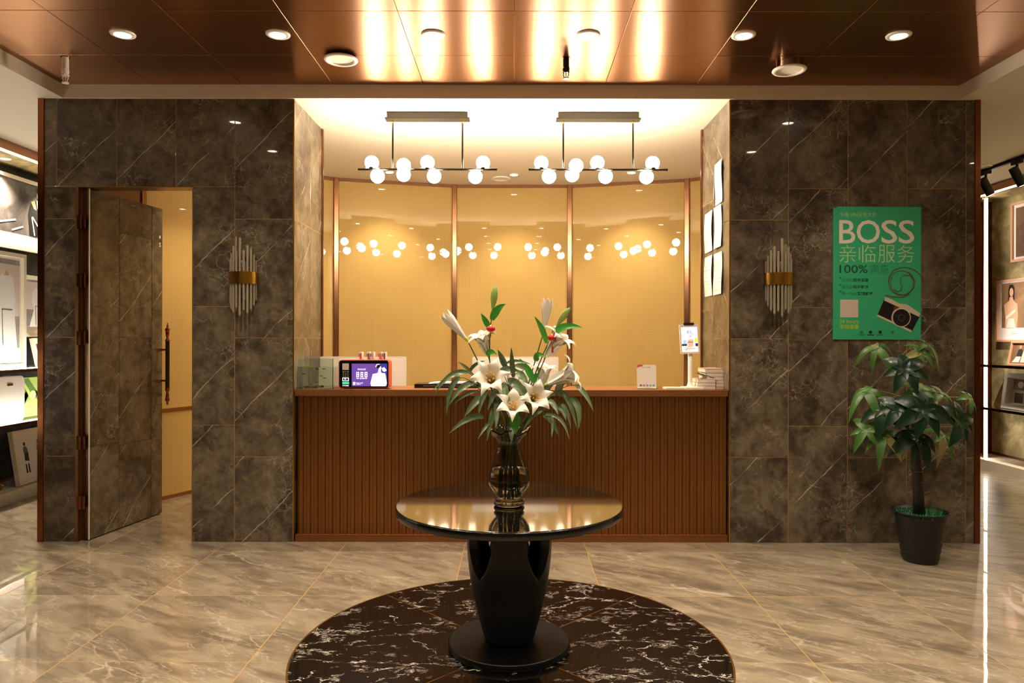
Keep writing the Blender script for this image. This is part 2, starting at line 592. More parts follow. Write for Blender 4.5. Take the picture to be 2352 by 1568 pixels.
def tile(name, x0, x1, z0, z1, y, mat, parent, gap=0.0035, th=0.009, axis='y', sgn=1):
    """a rectangular slab with a joint around it; axis is its facing axis"""
    w, h = abs(x1 - x0) - gap, abs(z1 - z0) - gap
    key = (round(w, 3), round(h, 3), mat, axis, th, sgn)
    if key not in _tile:
        b = MB()
        c = 0.0012
        # slab with a small chamfer on the visible face
        if axis == 'y':
            q = lambda a, b_, d: (a, d * sgn, b_)
        elif axis == 'x':
            q = lambda a, b_, d: (d * sgn, a, b_)
        else:
            q = lambda a, b_, d: (a, b_, d * sgn)
        W2, H2 = w / 2, h / 2
        vs = [q(a, b_, th) for a, b_ in ((-W2, -H2), (W2, -H2), (W2, H2), (-W2, H2))]
        vs += [q(a, b_, c) for a, b_ in ((-W2, -H2), (W2, -H2), (W2, H2), (-W2, H2))]
        vs += [q(a, b_, 0) for a, b_ in ((-W2 + c, -H2 + c), (W2 - c, -H2 + c), (W2 - c, H2 - c), (-W2 + c, H2 - c))]
        fs = [(3, 2, 1, 0), (8, 9, 10, 11)]
        for r in (0, 4):
            fs += [(r + i, r + (i + 1) % 4, r + 4 + (i + 1) % 4, r + 4 + i) for i in range(4)]
        b.add(vs, fs)
        _tile[key] = b.mesh(name, mat)
    cx, cz = (x0 + x1) / 2, (z0 + z1) / 2
    loc = (cx, y, cz) if axis == 'y' else ((y, cx, cz) if axis == 'x' else (cx, cz, y))
    return link(name, _tile[key], parent, loc)


# ================================================================== THE ROOM
ZC = 2.992        # white soffit
ZK = 3.083        # copper coffer
XL, XR = -3.212, 3.147       # block outer edges
SL, SR = -4.17, 5.0          # display niche fronts
YB = -3.2                    # wall behind the camera
YE = 8.35                    # far end of the side aisles


def wx(px):
    return (px - CX) * D / F


def wz(py):
    return H - (py - CY) * D / F


# ---- floor with tiles
fl = struct('floor', MB().box(-5.0, 5.8, YB, YE, -0.06, -0.0008), 'grout')
xs = [-0.324 + 0.8 * k for k in range(-6, 8)]
ys = [4.71 + 0.8 * k for k in range(-10, 5)]
for i in range(len(xs) - 1):
    for j in range(len(ys) - 1):
        x0, x1, y0, y1 = max(xs[i], -5.0), min(xs[i + 1], 5.8), max(ys[j], YB), min(ys[j + 1], YE)
        if x1 - x0 < 0.05 or y1 - y0 < 0.05:
            continue
        tile('floor_tile', x0, x1, y0, y1, 0.0, 'floor', fl, 0.0042, 0.008, 'z', -1)

# ---- round black marble inlay around the table
IX, IY, IR = -0.01, 3.25, 0.956
rug = MB()
n = 96
rug.lathe([(IR - 0.008, 0.0026), (IR, 0.0026), (IR, 0.0), (IR - 0.008, 0.0)], n, False, (IX, IY, 0), close=True)
inl = rug.build('round_marble_inlay', 'brass_line')
tag(inl, 'round black marble floor inlay with white veins and thin brass rim under the table', 'floor inlay')
for q in range(4):
    b = MB()
    g = 0.0035
    c0 = Vector((IX, IY, 0)) + Vector((math.cos(q * PI / 2), math.sin(q * PI / 2), 0)) * g
    R = IR - 0.0085 - g
    a0, a1 = q * PI / 2 - PI / 4, q * PI / 2 + PI / 4
    pts = [(0, 0)] + [(R * math.cos(a0 + (a1 - a0) * k / 24), R * math.sin(a0 + (a1 - a0) * k / 24)) for k in range(25)]
    m_ = len(pts)
    vs = [(x, y, 0.0024) for x, y in pts] + [(x, y, 0.0002) for x, y in pts]
    b.add(vs, [tuple(range(m_)), tuple(range(2 * m_ - 1, m_ - 1, -1))] +
          [(k, k + m_, (k + 1) % m_ + m_, (k + 1) % m_) for k in range(m_)])
    b.build('marble_quadrant', 'black_marble', inl, c0)
for a in (PI / 4, 3 * PI / 4):
    b = MB()
    b.box(-IR + 0.01, IR - 0.01, -0.0022, 0.0022, 0.0002, 0.0022, Matrix.Rotation(a, 4, 'Z'))
    b.build('brass_joint', 'brass_line', inl, (IX, IY, 0))

# ---- ceilings
cl = struct('ceiling', MB().box(-3.04, 3.0, -1.0, D - 0.012, ZK + 0.012, ZK + 0.05), 'black_matte')
px_ = [-3.04] + [0.61 * k for k in range(-4, 5)] + [3.0]
py_ = [D - 0.012] + [4.417 - 0.6 * k for k in range(0, 9)] + [-1.0]
for i in range(len(px_) - 1):
    for j in range(len(py_) - 1):
        tile('ceiling_panel', px_[i], px_[i + 1], py_[j + 1], py_[j], ZK + random.uniform(0, 0.0012), 'copper_ceiling', cl,
             0.003, 0.012, 'z', 1)
sf = MB()
sf.box(-5.0, -3.04, YB, YE, ZC, ZC + 0.15)
sf.box(3.0, 5.8, YB, YE, ZC, ZC + 0.15)
sf.box(-3.04, 3.0, YB, -1.0, ZC, ZC + 0.15)
struct('ceiling_soffit', sf, 'soffit')
struct('ceiling_alcove', MB().box(-3.04, 3.0, D - 0.012, YE, ZC, ZC + 0.15), 'white')

# ---- front walls: grout backing plus staggered tiles
JA = [0.0, wz(1049), wz(776.5), wz(504), ZC]           # joints of one kind of column
JB = [0.0, wz(977), wz(704.5), wz(432), ZC]            # joints of the other


def column(x0, x1, joints, parent, zmin=0.0, zmax=ZC):
    zz = [z for z in joints if zmin + 0.02 < z < zmax - 0.02]
    zz = [zmin] + zz + [zmax]
    for a, b in zip(zz[:-1], zz[1:]):
        tile('marble_tile', x0, x1, a, b, D, 'marble', parent, 0.0036)


DX0, DX1, DZ = wx(173), wx(442), wz(430)    # door opening
b = MB()
b.box(XL + 0.03, DX0, D + 0.0014, D + 0.12, 0, ZC)
b.box(DX0, DX1, D + 0.0014, D + 0.12, DZ, ZC)
b.box(DX1, wx(675) - 0.0015, D + 0.0014, D + 0.70, 0, ZC)
wl = struct('wall_front_left', b, 'grout')
XT = wx(101)
column(XT, wx(129.5), [ZC], wl, DZ)
column(XT, DX0, JA, wl, 0, DZ)
for a, c in ((129.5, 267), (267, 403), (403, 539)):
    column(wx(a), wx(c), [], wl, DZ)
column(DX1, wx(539), JB, wl, 0, DZ)
column(wx(539), wx(675), JA, wl)
b = MB()
b.box(wx(1675) + 0.004, XR - 0.03, D + 0.0014, D + 0.12, 0, ZC)
b.box(wx(1675) + 0.0015, wx(1675) + 0.2, D + 0.12, D + 0.70, 0, ZC)
wr = struct('wall_front_right', b, 'grout')
ed = [1675, 1811, 1947, 2083, 2219, 2238]
for k in range(5):
    column(wx(ed[k]), wx(ed[k + 1]), JA if k % 2 == 0 else JB, wr)
# reveal faces of the two pillars
XA, XB = wx(675), wx(1675)
for (xx, par, sg, split) in ((XA, wl, -1, True), (XB, wr, 1, False)):
    for (y0, y1, jo) in ((D + 0.009, D + 0.40, JA), (D + 0.40, D + 0.70, JA if split else JB)):
        for a, c in zip(jo[:-1], jo[1:]):
            tile('marble_tile', y0, y1, a, c, xx - sg * 0.0, 'marble', par, 0.0035, 0.009, 'x', sg)
b = MB()
b.box(XA - 0.007, XA + 0.002, D - 0.0015, D + 0.006, 0, ZC)
b.build('corner_bead', 'brass_line', wl)
b = MB()
b.box(XB - 0.002, XB + 0.007, D - 0.0015, D + 0.006, 0, ZC)
b.build('corner_bead', 'brass_line', wr)
b = MB().box(XA - 0.03, XA + 0.012, D + 0.70, D + 0.73, 0, ZC)
b.build('copper_edge_trim', 'copper', wl)
b = MB().box(XB - 0.012, XB + 0.03, D + 0.70, D + 0.73, 0, ZC)
b.build('copper_edge_trim', 'copper', wr)
struct('trim_1', MB().box(XL, XT, D - 0.008, D + 0.10, 0, ZC), 'copper_dark')
struct('trim_2', MB().box(wx(2238), XR, D - 0.008, D + 0.10, 0, ZC), 'copper_dark')
struct('wall_block_left', MB().box(XL + 0.02, XL + 0.14, D + 0.10, YE, 0, ZC), 'dark_wall')
struct('wall_block_right', MB().box(XR - 0.14, XR - 0.02, D + 0.10, YE, 0, ZC), 'dark_wall')

# ---- faceted reception back wall: woven panels behind glass, copper posts and rails
plan = [(-3.07, D + 0.12), (-3.07, 6.04), (-2.77, 6.68), (-1.793, 7.366), (-0.626, 7.69), (0.587, 7.69), (1.75, 7.386),
        (2.73, 6.70), (3.02, 6.06), (3.02, D + 0.12)]
wb = struct('wall_alcove', MB().box(-3.07, 3.02, 7.80, 7.9, 0, ZC), 'dark_wall')
for k in range(len(plan) - 1):
    p, q = Vector(plan[k]), Vector(plan[k + 1])
    L = (q - p).length
    an = math.atan2(q.y - p.y, q.x - p.x)
    mid = (p + q) / 2
    mt = 'brown_panel' if k in (0, len(plan) - 2) else 'weave'
    for (z0, z1) in ((0.03, 0.745), (0.775, ZC - 0.035)):
        me = MB().box(-L / 2 + 0.012, L / 2 - 0.012, 0, 0.02, -(z1 - z0) / 2, (z1 - z0) / 2).mesh('wall_panel', mt)
        link('wall_panel', me, wb, (mid.x, mid.y, (z0 + z1) / 2), (0, 0, an))
    for (z0, z1, nm) in ((0.0, 0.03, 'base_rail'), (0.745, 0.775, 'dado_rail'), (ZC - 0.035, ZC, 'top_rail')):
        me = MB().box(-L / 2, L / 2, -0.012, 0.03, z0, z1).mesh(nm, 'copper')
        link(nm, me, wb, (mid.x, mid.y, 0), (0, 0, an))
post_me = MB().rbox(-0.028, 0.028, -0.024, 0.03, 0, ZC, 0.008, 3, None, 'xy').mesh('post', 'copper')
for k, (x, y) in enumerate(plan[1:-1]):
    p0, p2 = Vector(plan[k]), Vector(plan[k + 2])
    an = math.atan2(p2.y - p0.y, p2.x - p0.x)
    link('post', post_me, wb, (x, y, 0), (0, 0, an))

# ---- outer shell (behind the camera and the aisles)
struct('wall_rear', MB().box(-5.0, 5.8, YB - 0.1, YB, 0, ZC), 'rear_wall')
struct('wall_end_left', MB().box(-5.0, XL, YE, YE + 0.1, 0, ZC), 'dark_wall')
struct('wall_end_right', MB().box(XR, 5.8, YE, YE + 0.1, 0, ZC), 'copper_dark')
struct('wall_side_left', MB().box(-4.63, -4.53, YB, YE, 0, ZC), 'dark_niche')
struct('wall_side_right', MB().box(5.36, 5.46, YB, YE, 0, ZC), 'olive_niche')

# ================================================================== DISPLAY NICHES
def niche(side):
    sx = -1 if side == 'left' else 1
    fx = SL if sx < 0 else SR
    bx = -4.53 if sx < 0 else 5.36
    y0, y1 = (3.5 if sx < 0 else 2.1), (8.3 if sx < 0 else 8.2)
    t = thing('display_niche', ('brightly lit display shelving with glass shelves left of the marble door wall' if sx < 0 else
                                'display shelving with a vertical LED strip right of the potted plant'),
              'display shelf', (0, 0, 0))
    lo, hi = min(fx, bx), max(fx, bx)
    MB().box(lo, hi, y0, y1, 0.0, 0.10).build('plinth', 'cream_stone', t)
    MB().box(fx - 0.02 if sx > 0 else fx, fx + (0 if sx > 0 else 0.02), y0, y1, 2.915, ZC).build('header_band', 'copper', t)
    MB().box(lo, hi, y0, y1, 2.915, 2.935).build('niche_top', 'olive_niche', t)
    ex = bx - sx * 0.016
    MB().box(min(bx, ex), max(bx, ex), y0, y1, 0.10, 0.125).build('bottom_rail', 'copper', t)
    for z in (0.648, 1.10):
        x1 = bx - sx * 0.01
        MB().box(min(fx, x1), max(fx, x1), y0, y1 - (0.0 if sx < 0 else 0.30), z, z + 0.01).build('glass_shelf', 'shelf_glass', t)
        e = fx - sx * 0.012
        sh = MB().box(min(fx, e), max(fx, e), y0, y1 - (0.0 if sx < 0 else 0.30), z - 0.016, z + 0.012).build('shelf_edge', 'copper', t)
        if sx < 0:
            a = fx + sx * 0.004
            c = fx + sx * 0.02
            MB().box(min(a, c), max(a, c), y0, y1, z + 0.0125, z + 0.020).build('led_strip', 'led', t)
    # cove light under the header
    a, c = fx + sx * 0.01, fx + sx * 0.03
    MB().box(min(a, c), max(a, c), y0, y1, 2.908, 2.914).build('cove_led', 'led_warm', t)
    if sx > 0:
        MB().box(5.062, 5.118, 7.885, 7.905, 0.10, 2.91).build('led_channel', 'copper', t)
        MB().box(5.078, 5.100, 7.872, 7.884, 0.10, 2.90).build('led_strip', 'led_vertical', t)
    MB().box(lo, hi, y1, y1 + 0.04, 0.1, 2.93).build('end_panel', 'copper_dark', t)
    MB().box(lo, hi, y0 - 0.04, y0, 0.0, ZC).build('end_panel', 'copper_dark', t)
    return t


niche('left')
niche('right')


def frame_obj(name, label, cat, loc, w, h, mat, border, depth=0.03, tilt=0.0, rotz=0.0, mat_board=0.0, back='paper'):
    """picture frame standing at loc (bottom centre), facing local -Y; four rails and a picture"""
    t = thing(name, label, cat, loc, rotz)
    R = Matrix.Rotation(tilt, 4, 'X')
    for (x0, x1, z0, z1) in ((-w / 2, w / 2, h - border, h), (-w / 2, w / 2, 0, border),
                             (-w / 2, -w / 2 + border, border, h - border), (w / 2 - border, w / 2, border, h - border)):
        MB().box(x0, x1, -depth, 0, z0, z1, R).build('frame_rail', mat, t)
    MB().box(-w / 2 + border, w / 2 - border, -depth * 0.4, 0, border, h - border, R).build('mount_board', back, t)
    return t, R, -depth * 0.4 - 0.0008


def flat(t, R, y, name, mat, pts):
    b = MB()
    b.poly(pts, y - 0.0006, y)
    b.v = [tuple(R @ Vector(v)) for v in b.v]
    return b.build(name, mat, t)


def ell(cx, cz, rx, rz, n=14, a0=0, a1=2 * PI):
    return [(cx + rx * math.cos(a0 + (a1 - a0) * k / n), cz + rz * math.sin(a0 + (a1 - a0) * k / n)) for k in range(n)]


def rect(x0, x1, z0, z1):
    return [(x0, z0), (x1, z0), (x1, z1), (x0, z1)]


M['photo_grey'] = stucco('grey_studio_print', hexc('4A4542'), hexc('8A827C'))
M['photo_soft'] = stucco('soft_grey_print', hexc('8A827C'), hexc('B8B0AA'))
M['photo_pale'] = plain('pale_pink_print', hexc('EBD8CE'), 0.5)
M['photo_tan'] = stucco('tan_studio_print', hexc('7A5A3E'), hexc('A8825E'))
M['photo_brown'] = stucco('brown_print', hexc('5A3A26'), hexc('7A5438'))
M['skin'] = plain('printed_skin', hexc('D8A88C'), 0.5)
M['hair'] = plain('printed_dark', hexc('1E1714'), 0.5)
M['photo_white'] = plain('printed_white', hexc('F4EEE8'), 0.5)
M['green_light'] = plain('painted_light_green', hexc('B8CF6A'), 0.5)
M['green_mid'] = plain('painted_mid_green', hexc('86A848'), 0.5)
M['green_deep'] = plain('painted_deep_green', hexc('5E8238'), 0.5)
M['yellow_soft'] = plain('painted_yellow', hexc('E8D898'), 0.5)

RL, RR = PI / 2, -PI / 2          # face +X (left niche), face -X (right niche)
# -- left niche.  local +x of a frame with rotz=pi/2 runs along world +Y
t, R, y = frame_obj('picture_frame', 'wide white framed photo of a man in dark uniform, hung above the left display shelves',
                    'picture', (-4.50, 6.70, 2.17), 1.10, 0.66, 'cream_frame', 0.03, 0.035, 0, RL)
flat(t, R, y, 'photo_backdrop', 'photo_grey', rect(-0.52, 0.52, 0.15, 0.63))
mx = 0.20
flat(t, R, y - 0.001, 'figure_jacket', 'hair', [(mx - .13, .15), (mx + .13, .15), (mx + .14, .36), (mx + .10, .46), (mx + .03, .49), (mx - .04, .49), (mx - .12, .44), (mx - .15, .34)])
flat(t, R, y - 0.002, 'figure_shirt', 'photo_white', [(mx - .035, .49), (mx + .03, .49), (mx + .01, .36), (mx - .005, .36)])
flat(t, R, y - 0.002, 'figure_sash', 'yellow_soft', [(mx - .115, .47), (mx - .06, .485), (mx - .03, .40), (mx - .07, .41)])
flat(t, R, y - 0.002, 'figure_face', 'skin', ell(mx + 0.005, .545, .036, .05))
flat(t, R, y - 0.003, 'figure_hair', 'hair', ell(mx + 0.003, .582, .042, .030))
for (a, b_) in (((-.42, .20), (-.12, .27)), ((-.17, .17), (-.02, .22)), ((.10, .33), (.14, .16)), ((.11, .33), (.22, .22))):
    d = Vector((b_[0] - a[0], b_[1] - a[1])).normalized() * 0.008
    flat(t, R, y - 0.003, 'signature_stroke', 'photo_white', [(a[0] - d.y, a[1] + d.x), (a[0] + d.y, a[1] - d.x), (b_[0] + d.y, b_[1] - d.x), (b_[0] - d.y, b_[1] + d.x)])


def gown_frame(label, loc, w, h, cz):
    t, R, y = frame_obj('picture_frame', label, 'picture', loc, w, h, 'cream_frame', 0.035, 0.05, 0, RL)
    a, b_ = -w / 2 + 0.05, w / 2 - 0.05
    flat(t, R, y, 'photo_backdrop', 'photo_soft', rect(a, b_, 0.17 * h, 0.94 * h))
    flat(t, R, y - .001, 'photo_light', 'photo_pale', rect(a, b_, 0.45 * h, 0.90 * h))
    c = w * 0.08
    flat(t, R, y - .002, 'printed_gown', 'photo_white', [(c - .30 * w, .17 * h), (c + .26 * w, .17 * h), (c + .20 * w, .45 * h), (c + .22 * w, .60 * h),
         (c + .16 * w, .78 * h), (c + .05 * w, .82 * h), (c - .06 * w, .82 * h), (c - .18 * w, .78 * h), (c - .24 * w, .60 * h), (c - .16 * w, .46 * h)])
    flat(t, R, y - .003, 'printed_neckline', 'skin', [(c - .07 * w, .80 * h), (c + .06 * w, .80 * h), (c - .005 * w, .85 * h)])
    flat(t, R, y - .003, 'printed_belt', 'print_grey', rect(c - .12 * w, c + .14 * w, .50 * h, .512 * h))
    flat(t, R, y - .003, 'printed_ribbon', 'print_grey', [(c - .115 * w, .5 * h), (c - .10 * w, .5 * h), (c - .075 * w, .18 * h), (c - .10 * w, .22 * h)])
    return t


gown_frame('tall cream framed bridal gown photo standing on the upper left glass shelf', (-4.40, 6.27, 1.115), 0.52, 1.0, 0)
MB().box(-4.50, -4.44, 6.62, 7.05, 1.113, 1.38).build('frame_riser', 'black_matte')
tag(bpy.data.objects['frame_riser'], 'low black riser block behind the small leaning frame on the upper left shelf', 'riser')
gown_frame('smaller cream framed gown photo beside the tall one on the left shelf', (-4.45, 6.78, 1.385), 0.42, 0.56, 0)
t, R, y = frame_obj('picture_frame', 'small cream frame leaning back on the upper left glass shelf', 'picture', (-4.33, 6.80, 1.113), 0.36, 0.26,
                    'cream_frame', 0.03, 0.03, -0.22, RL)
flat(t, R, y, 'photo_backdrop', 'photo_brown', rect(-.13, .13, .05, .21))
flat(t, R, y - .001, 'printed_flowers', 'photo_white', ell(-.05, .12, .05, .04))
flat(t, R, y - .001, 'printed_flowers', 'photo_pale', ell(.06, .11, .05, .05))
# white vanity case
t = thing('vanity_case', 'white rounded hard case standing on the lower left glass shelf', 'case', (-4.32, 6.10, 0.659), RL)
MB().rbox(-.27, .27, -.06, .06, 0, .39, .05, 5).build('case_body', 'white_plastic', t)
MB().tube([(-.07, 0, .39), (-.06, 0, .415), (.06, 0, .415), (.07, 0, .39)], .006).build('case_handle', 'brass', t)
MB().rbox(.05, .12, -.063, -.06, .31, .33, .008, 3).build('case_emblem', 'brass', t)
t, R, y = frame_obj('leaf_painting', 'green leaf painting with pale yellow blossom on the lower left shelf', 'painting', (-4.40, 6.66, 0.659), 0.50, 0.36,
                    'green_mid', 0.004, 0.02, 0, RL, back='green_light')
for pts, m_ in (([(-.24, .36), (-.14, .36), (-.02, .16), (-.10, .12)], 'green_mid'), ([(-.12, .36), (-.04, .36), (.10, .2), (.04, .16)], 'green_deep'),
                ([(-.24, 0.01), (-.18, 0.01), (-.02, .22), (-.06, .26)], 'green_light'), ([(.02, .20), (.24, .02), (.24, .10), (.06, .24)], 'green_deep'),
                ([(.10, .30), (.24, .2), (.24, .34), (.14, .35)], 'green_mid')):
    flat(t, R, y, 'painted_leaf', m_, [(min(.24, max(-.24, a)), min(.35, max(.006, c))) for a, c in pts])
flat(t, R, y - .001, 'painted_blossom', 'yellow_soft', ell(.02, .20, .045, .04, 7))
t, R, y = frame_obj('picture_frame', 'white frame with small standing figures leaning on the left plinth', 'picture', (-4.26, 6.52, 0.101), 0.52, 0.47,
                    'cream_frame', 0.022, 0.04, -0.16, RL)
flat(t, R, y, 'photo_backdrop', 'photo_white', rect(-.2, .2, .06, .40))
for fx in (-.10, .08):
    flat(t, R, y - .001, 'printed_head', 'hair', ell(fx, .345, .014, .018, 8))
    flat(t, R, y - .001, 'printed_torso', 'print_grey', [(fx - .025, .27), (fx + .03, .25), (fx + .035, .30), (fx + .01, .325), (fx - .02, .32)])
    flat(t, R, y - .002, 'printed_shorts', 'hair', [(fx - .02, .20), (fx + .035, .19), (fx + .035, .27), (fx - .015, .27)])
    for s_ in (-.012, .022):
        flat(t, R, y - .001, 'printed_leg', 'hair', [(fx + s_ - .008, .09), (fx + s_ + .012, .09), (fx + s_ + .008, .17), (fx + s_ - .008, .17)])
b = MB()
b.box(-.02, .02, -.015, .015, 0, .012)
b.box(-.012, .012, -.004, .004, .012, .06, Matrix.Rotation(0.6, 4, 'Y'))
o = b.build('easel_foot', 'brass', None, (-4.30, 6.10, 0.101))
tag(o, 'small dull brass easel foot on the left plinth', 'easel')
# -- right niche (frames with rotz=-pi/2: local +x runs along world -Y)
t, R, y = frame_obj('picture_frame', 'pink framed brown photo hung highest on the right display wall', 'picture', (5.345, 7.50, 2.20), 0.66, 0.63,
                    'pink_frame', 0.025, 0.03, 0, RR, back='photo_white')
flat(t, R, y, 'photo_backdrop', 'photo_brown', rect(-.27, .27, .05, .57))
t, R, y = frame_obj('picture_frame', 'pink framed studio portrait of a woman with dark hair on the right display wall', 'picture',
                    (5.345, 7.80, 1.352), 0.52, 0.67, 'pink_frame', 0.022, 0.035, 0, RR, back='photo_white')
flat(t, R, y, 'photo_backdrop', 'photo_tan', rect(-.19, .19, .15, .63))
fx = -.03
flat(t, R, y - .001, 'printed_hair', 'hair', [(fx - .055, .43), (fx + .045, .45), (fx + .045, .57), (fx + .02, .61), (fx - .03, .61), (fx - .05, .56)])
flat(t, R, y - .002, 'printed_body', 'skin', [(fx - .10, .15), (fx + .08, .15), (fx + .10, .28), (fx + .09, .40), (fx + .03, .44), (fx + .02, .48), (fx - .03, .48), (fx - .04, .44), (fx - .12, .40), (fx - .10, .28)])
flat(t, R, y - .003, 'printed_face', 'skin', ell(fx, .53, .030, .048))
flat(t, R, y - .003, 'printed_dress', 'photo_pale', [(fx - .08, .15), (fx + .06, .15), (fx + .04, .25), (fx - .05, .25)])
for (a, c) in (((-.09, .27), (.06, .33)),):
    flat(t, R, y - .003, 'printed_arm', 'photo_pale', [(a[0] + fx, a[1]), (a[0] + fx + .01, a[1] - .03), (c[0] + fx, c[1] - .01), (c[0] + fx, c[1] + .02)])
fit_text('caption', '— — —', -.03, .05, .085, .09, y - .001, 'print_grey', t)
t, R, y = frame_obj('picture_frame', 'small tilted pink frame with a seated wedding couple on the upper right shelf', 'picture', (5.14, 7.42, 1.112),
                    0.34, 0.245, 'pink_frame', 0.016, 0.025, -0.2, RR, back='photo_tan')
flat(t, R, y - .001, 'printed_groom', 'hair', [(-.07, .09), (.01, .09), (.02, .15), (-.02, .17), (-.06, .16)])
flat(t, R, y - .001, 'printed_trousers', 'photo_white', [(-.12, .03), (-.02, .03), (0, .09), (-.06, .10)])
flat(t, R, y - .001, 'printed_head', 'skin', ell(-.03, .19, .014, .018, 8))
flat(t, R, y - .001, 'printed_bride', 'photo_pale', [(.0, .03), (.12, .03), (.08, .12), (.06, .16), (.02, .15)])
flat(t, R, y - .001, 'printed_head', 'skin', ell(.045, .185, .014, .018, 8))
t, R, y = frame_obj('picture_frame', 'wide white frame of small album pictures on the lower right shelf', 'picture', (5.14, 7.30, 0.660), 0.72, 0.37,
                    'white_metal', 0.05, 0.04, -0.12, RR)
for (x0, x1, z0, z1, m_) in ((-.24, -.06, .20, .31, 'photo_tan'), (-.04, .26, .19, .31, 'photo_white'), (-.20, -.08, .07, .17, 'photo_brown'), (-.06, .26, .07, .17, 'photo_pale')):
    flat(t, R, y, 'album_picture', m_, rect(x0, x1, z0, z1))
flat(t, R, y - .001, 'album_blossom', 'photo_white', ell(-.13, .255, .045, .035, 9))
flat(t, R, y - .001, 'album_strip', 'print_grey', rect(-.04, .22, .075, .09))

# ================================================================== THE DOOR
dr = thing('door_1', 'marble faced door standing ajar', 'door', (wx(200), D + 0.02, 0))
dr['kind'] = 'structure'
del dr['category']
hv = Vector((wx(200), D + 0.02))
fe = at(373, 1180, 5.742)
dv = Vector((fe.x, fe.y)) - hv
dr.rotation_euler = (0, 0, math.atan2(dv.y, dv.x))
DL, DZT, DZB = dv.length, DZ - 0.008, 0.006
# local frame: x along the leaf, face towards -y ... the visible face is local y<0
MB().box(0, DL, 0.010, 0.05, DZB, DZT).build('door_leaf', 'jamb', dr)
MB().box(0.0, 0.009, 0.004, 0.052, DZB, DZT).build('edge_trim', 'jamb', dr)
MB().box(0.0, 0.009, -0.002, 0.002, DZB, DZT).build('edge_bead', 'white_metal', dr)
cols = [(0.008, 0.30, [DZB, wz(1030), wz(705), DZT]), (0.30, 0.66, [DZB, wz(1040), wz(776), wz(520), DZT]), (0.66, DL, [DZB, wz(950), wz(705), DZT])]
for (a, c, zz) in cols:
    for z0, z1 in zip(zz[:-1], zz[1:]):
        tile('door_marble', a, c, z0, z1, 0.0, 'marble', dr, 0.003, 0.010)
# pull handle
prof = [(0.0, .640), (.004, .636), (.005, .622), (.009, .615), (.006, .606), (.017, .592), (.019, .585), (.014, .575), (.015, .560), (.011, .530), (.008, .522), (.016, .508), (.019, .502), (.014, .496)]
prof2 = [(.014, .135), (.018, .130), (.014, .124), (.018, .116), (.013, .108), (.009, .10), (.012, .085), (.015, .050), (.019, .042), (.015, .035), (.006, .022), (.009, .012), (.006, .004), (0, 0)]
hz0 = 0.855
hp = MB().lathe(prof, 20).lathe(prof2, 20).build('handle', 'handle_copper', dr, (DL - 0.045, -0.075, hz0))
MB().cyl((0, 0, .13), (0, 0, .5), .0155, seg=20).build('grip', 'handle_grip', hp)
for zz in (.19, .43):
    MB().cyl((0, .075, zz), (0, .05, zz), .017, .010).cyl((0, .055, zz), (0, 0.01, zz), .008).build('standoff', 'handle_copper', hp)
# jamb and hinges
jb = struct('trim_3', MB().box(DX0, DX0 + 0.022, D - 0.004, D + 0.12, 0, DZ).box(DX0 + 0.022, wx(187), D + 0.03, D + 0.12, 0, DZ), 'jamb')
struct('trim_4', MB().box(DX0, DX1, D + 0.0, D + 0.12, DZ - 0.004, DZ), 'jamb')
struct('trim_5', MB().box(DX1 - 0.004, DX1, D + 0.002, D + 0.12, 0, DZ), 'jamb')
for py in (512, 645, 778, 1018, 1155):
    b = MB()
    b.box(-.030, -.012, -.004, .004, -.045, .045).box(.006, .024, -.004, .004, -.045, .045)
    b.cyl((-.003, -.006, -.045), (-.003, -.006, .045), .008, seg=12)
    o = b.build('hinge', 'copper_dark', jb, (wx(187.5), D - 0.002, wz(py)))
fit_text('door_mark', '∽', DL - .045, DL - .025, 2.145, 2.18, -0.0015, 'print_white', dr, 0.01)
fit_text('door_mark', 'S', DL - .045, DL - .022, 2.085, 2.12, -0.0015, 'print_white', dr, 0.02)

# ================================================================== RECEPTION COUNTER
ct = thing('reception_counter', 'long bronze reception counter with vertical slats and copper top band', 'counter', (0, D, 0))
c0, c1 = wx(678), wx(1672)
MB().box(c0, c1, 0.06, 0.36, 0.0, 0.985).build('counter_body', 'copper_slat', ct)
MB().box(c0, c1, 0.0, 0.42, 0.987, 1.029).build('counter_top', 'copper_band', ct)
MB().box(c0, c1, 0.006, 0.06, 0.0, 0.042).box(c0, c1, 0.004, 0.06, 0.042, 0.048).build('counter_plinth', 'copper_band', ct)
sl = MB().add([(-.014, .042, 0), (-.014, .024, 0), (-.011, .020, 0), (.011, .020, 0), (.014, .024, 0), (.014, .042, 0),
               (-.014, .042, .937), (-.014, .024, .937), (-.011, .020, .937), (.011, .020, .937), (.014, .024, .937), (.014, .042, .937)],
              [(0, 1, 7, 6), (1, 2, 8, 7), (2, 3, 9, 8), (3, 4, 10, 9), (4, 5, 11, 10), (0, 5, 4, 3, 2, 1), (6, 7, 8, 9, 10, 11)]).mesh('slat', 'copper_slat')
rc = MB().box(-.0103, .0103, .029, .06, 0, .937).mesh('recess_strip', 'copper_slat')
x = c0 + 0.035
while x < c1 - 0.02:
    link('slat', sl, ct, (x, 0, 0.048))
    if x + 0.025 < c1 - 0.01:
        link('recess_strip', rc, ct, (x + 0.025, 0, 0.048))
    x += 0.05
wd = thing('work_desk', 'white staff desk behind the reception counter under the computers', 'desk', (0, D, 0))
MB().box(c0 + 0.02, c1 - 0.02, 0.43, 1.05, 0.72, 0.75).build('desk_top', 'white_plastic', wd)
for xx in (c0 + .05, 0.0, c1 - .07):
    MB().box(xx, xx + .02, 0.45, 1.0, 0.0, 0.7195).build('support_panel', 'white_plastic', wd)
ZT = 1.029


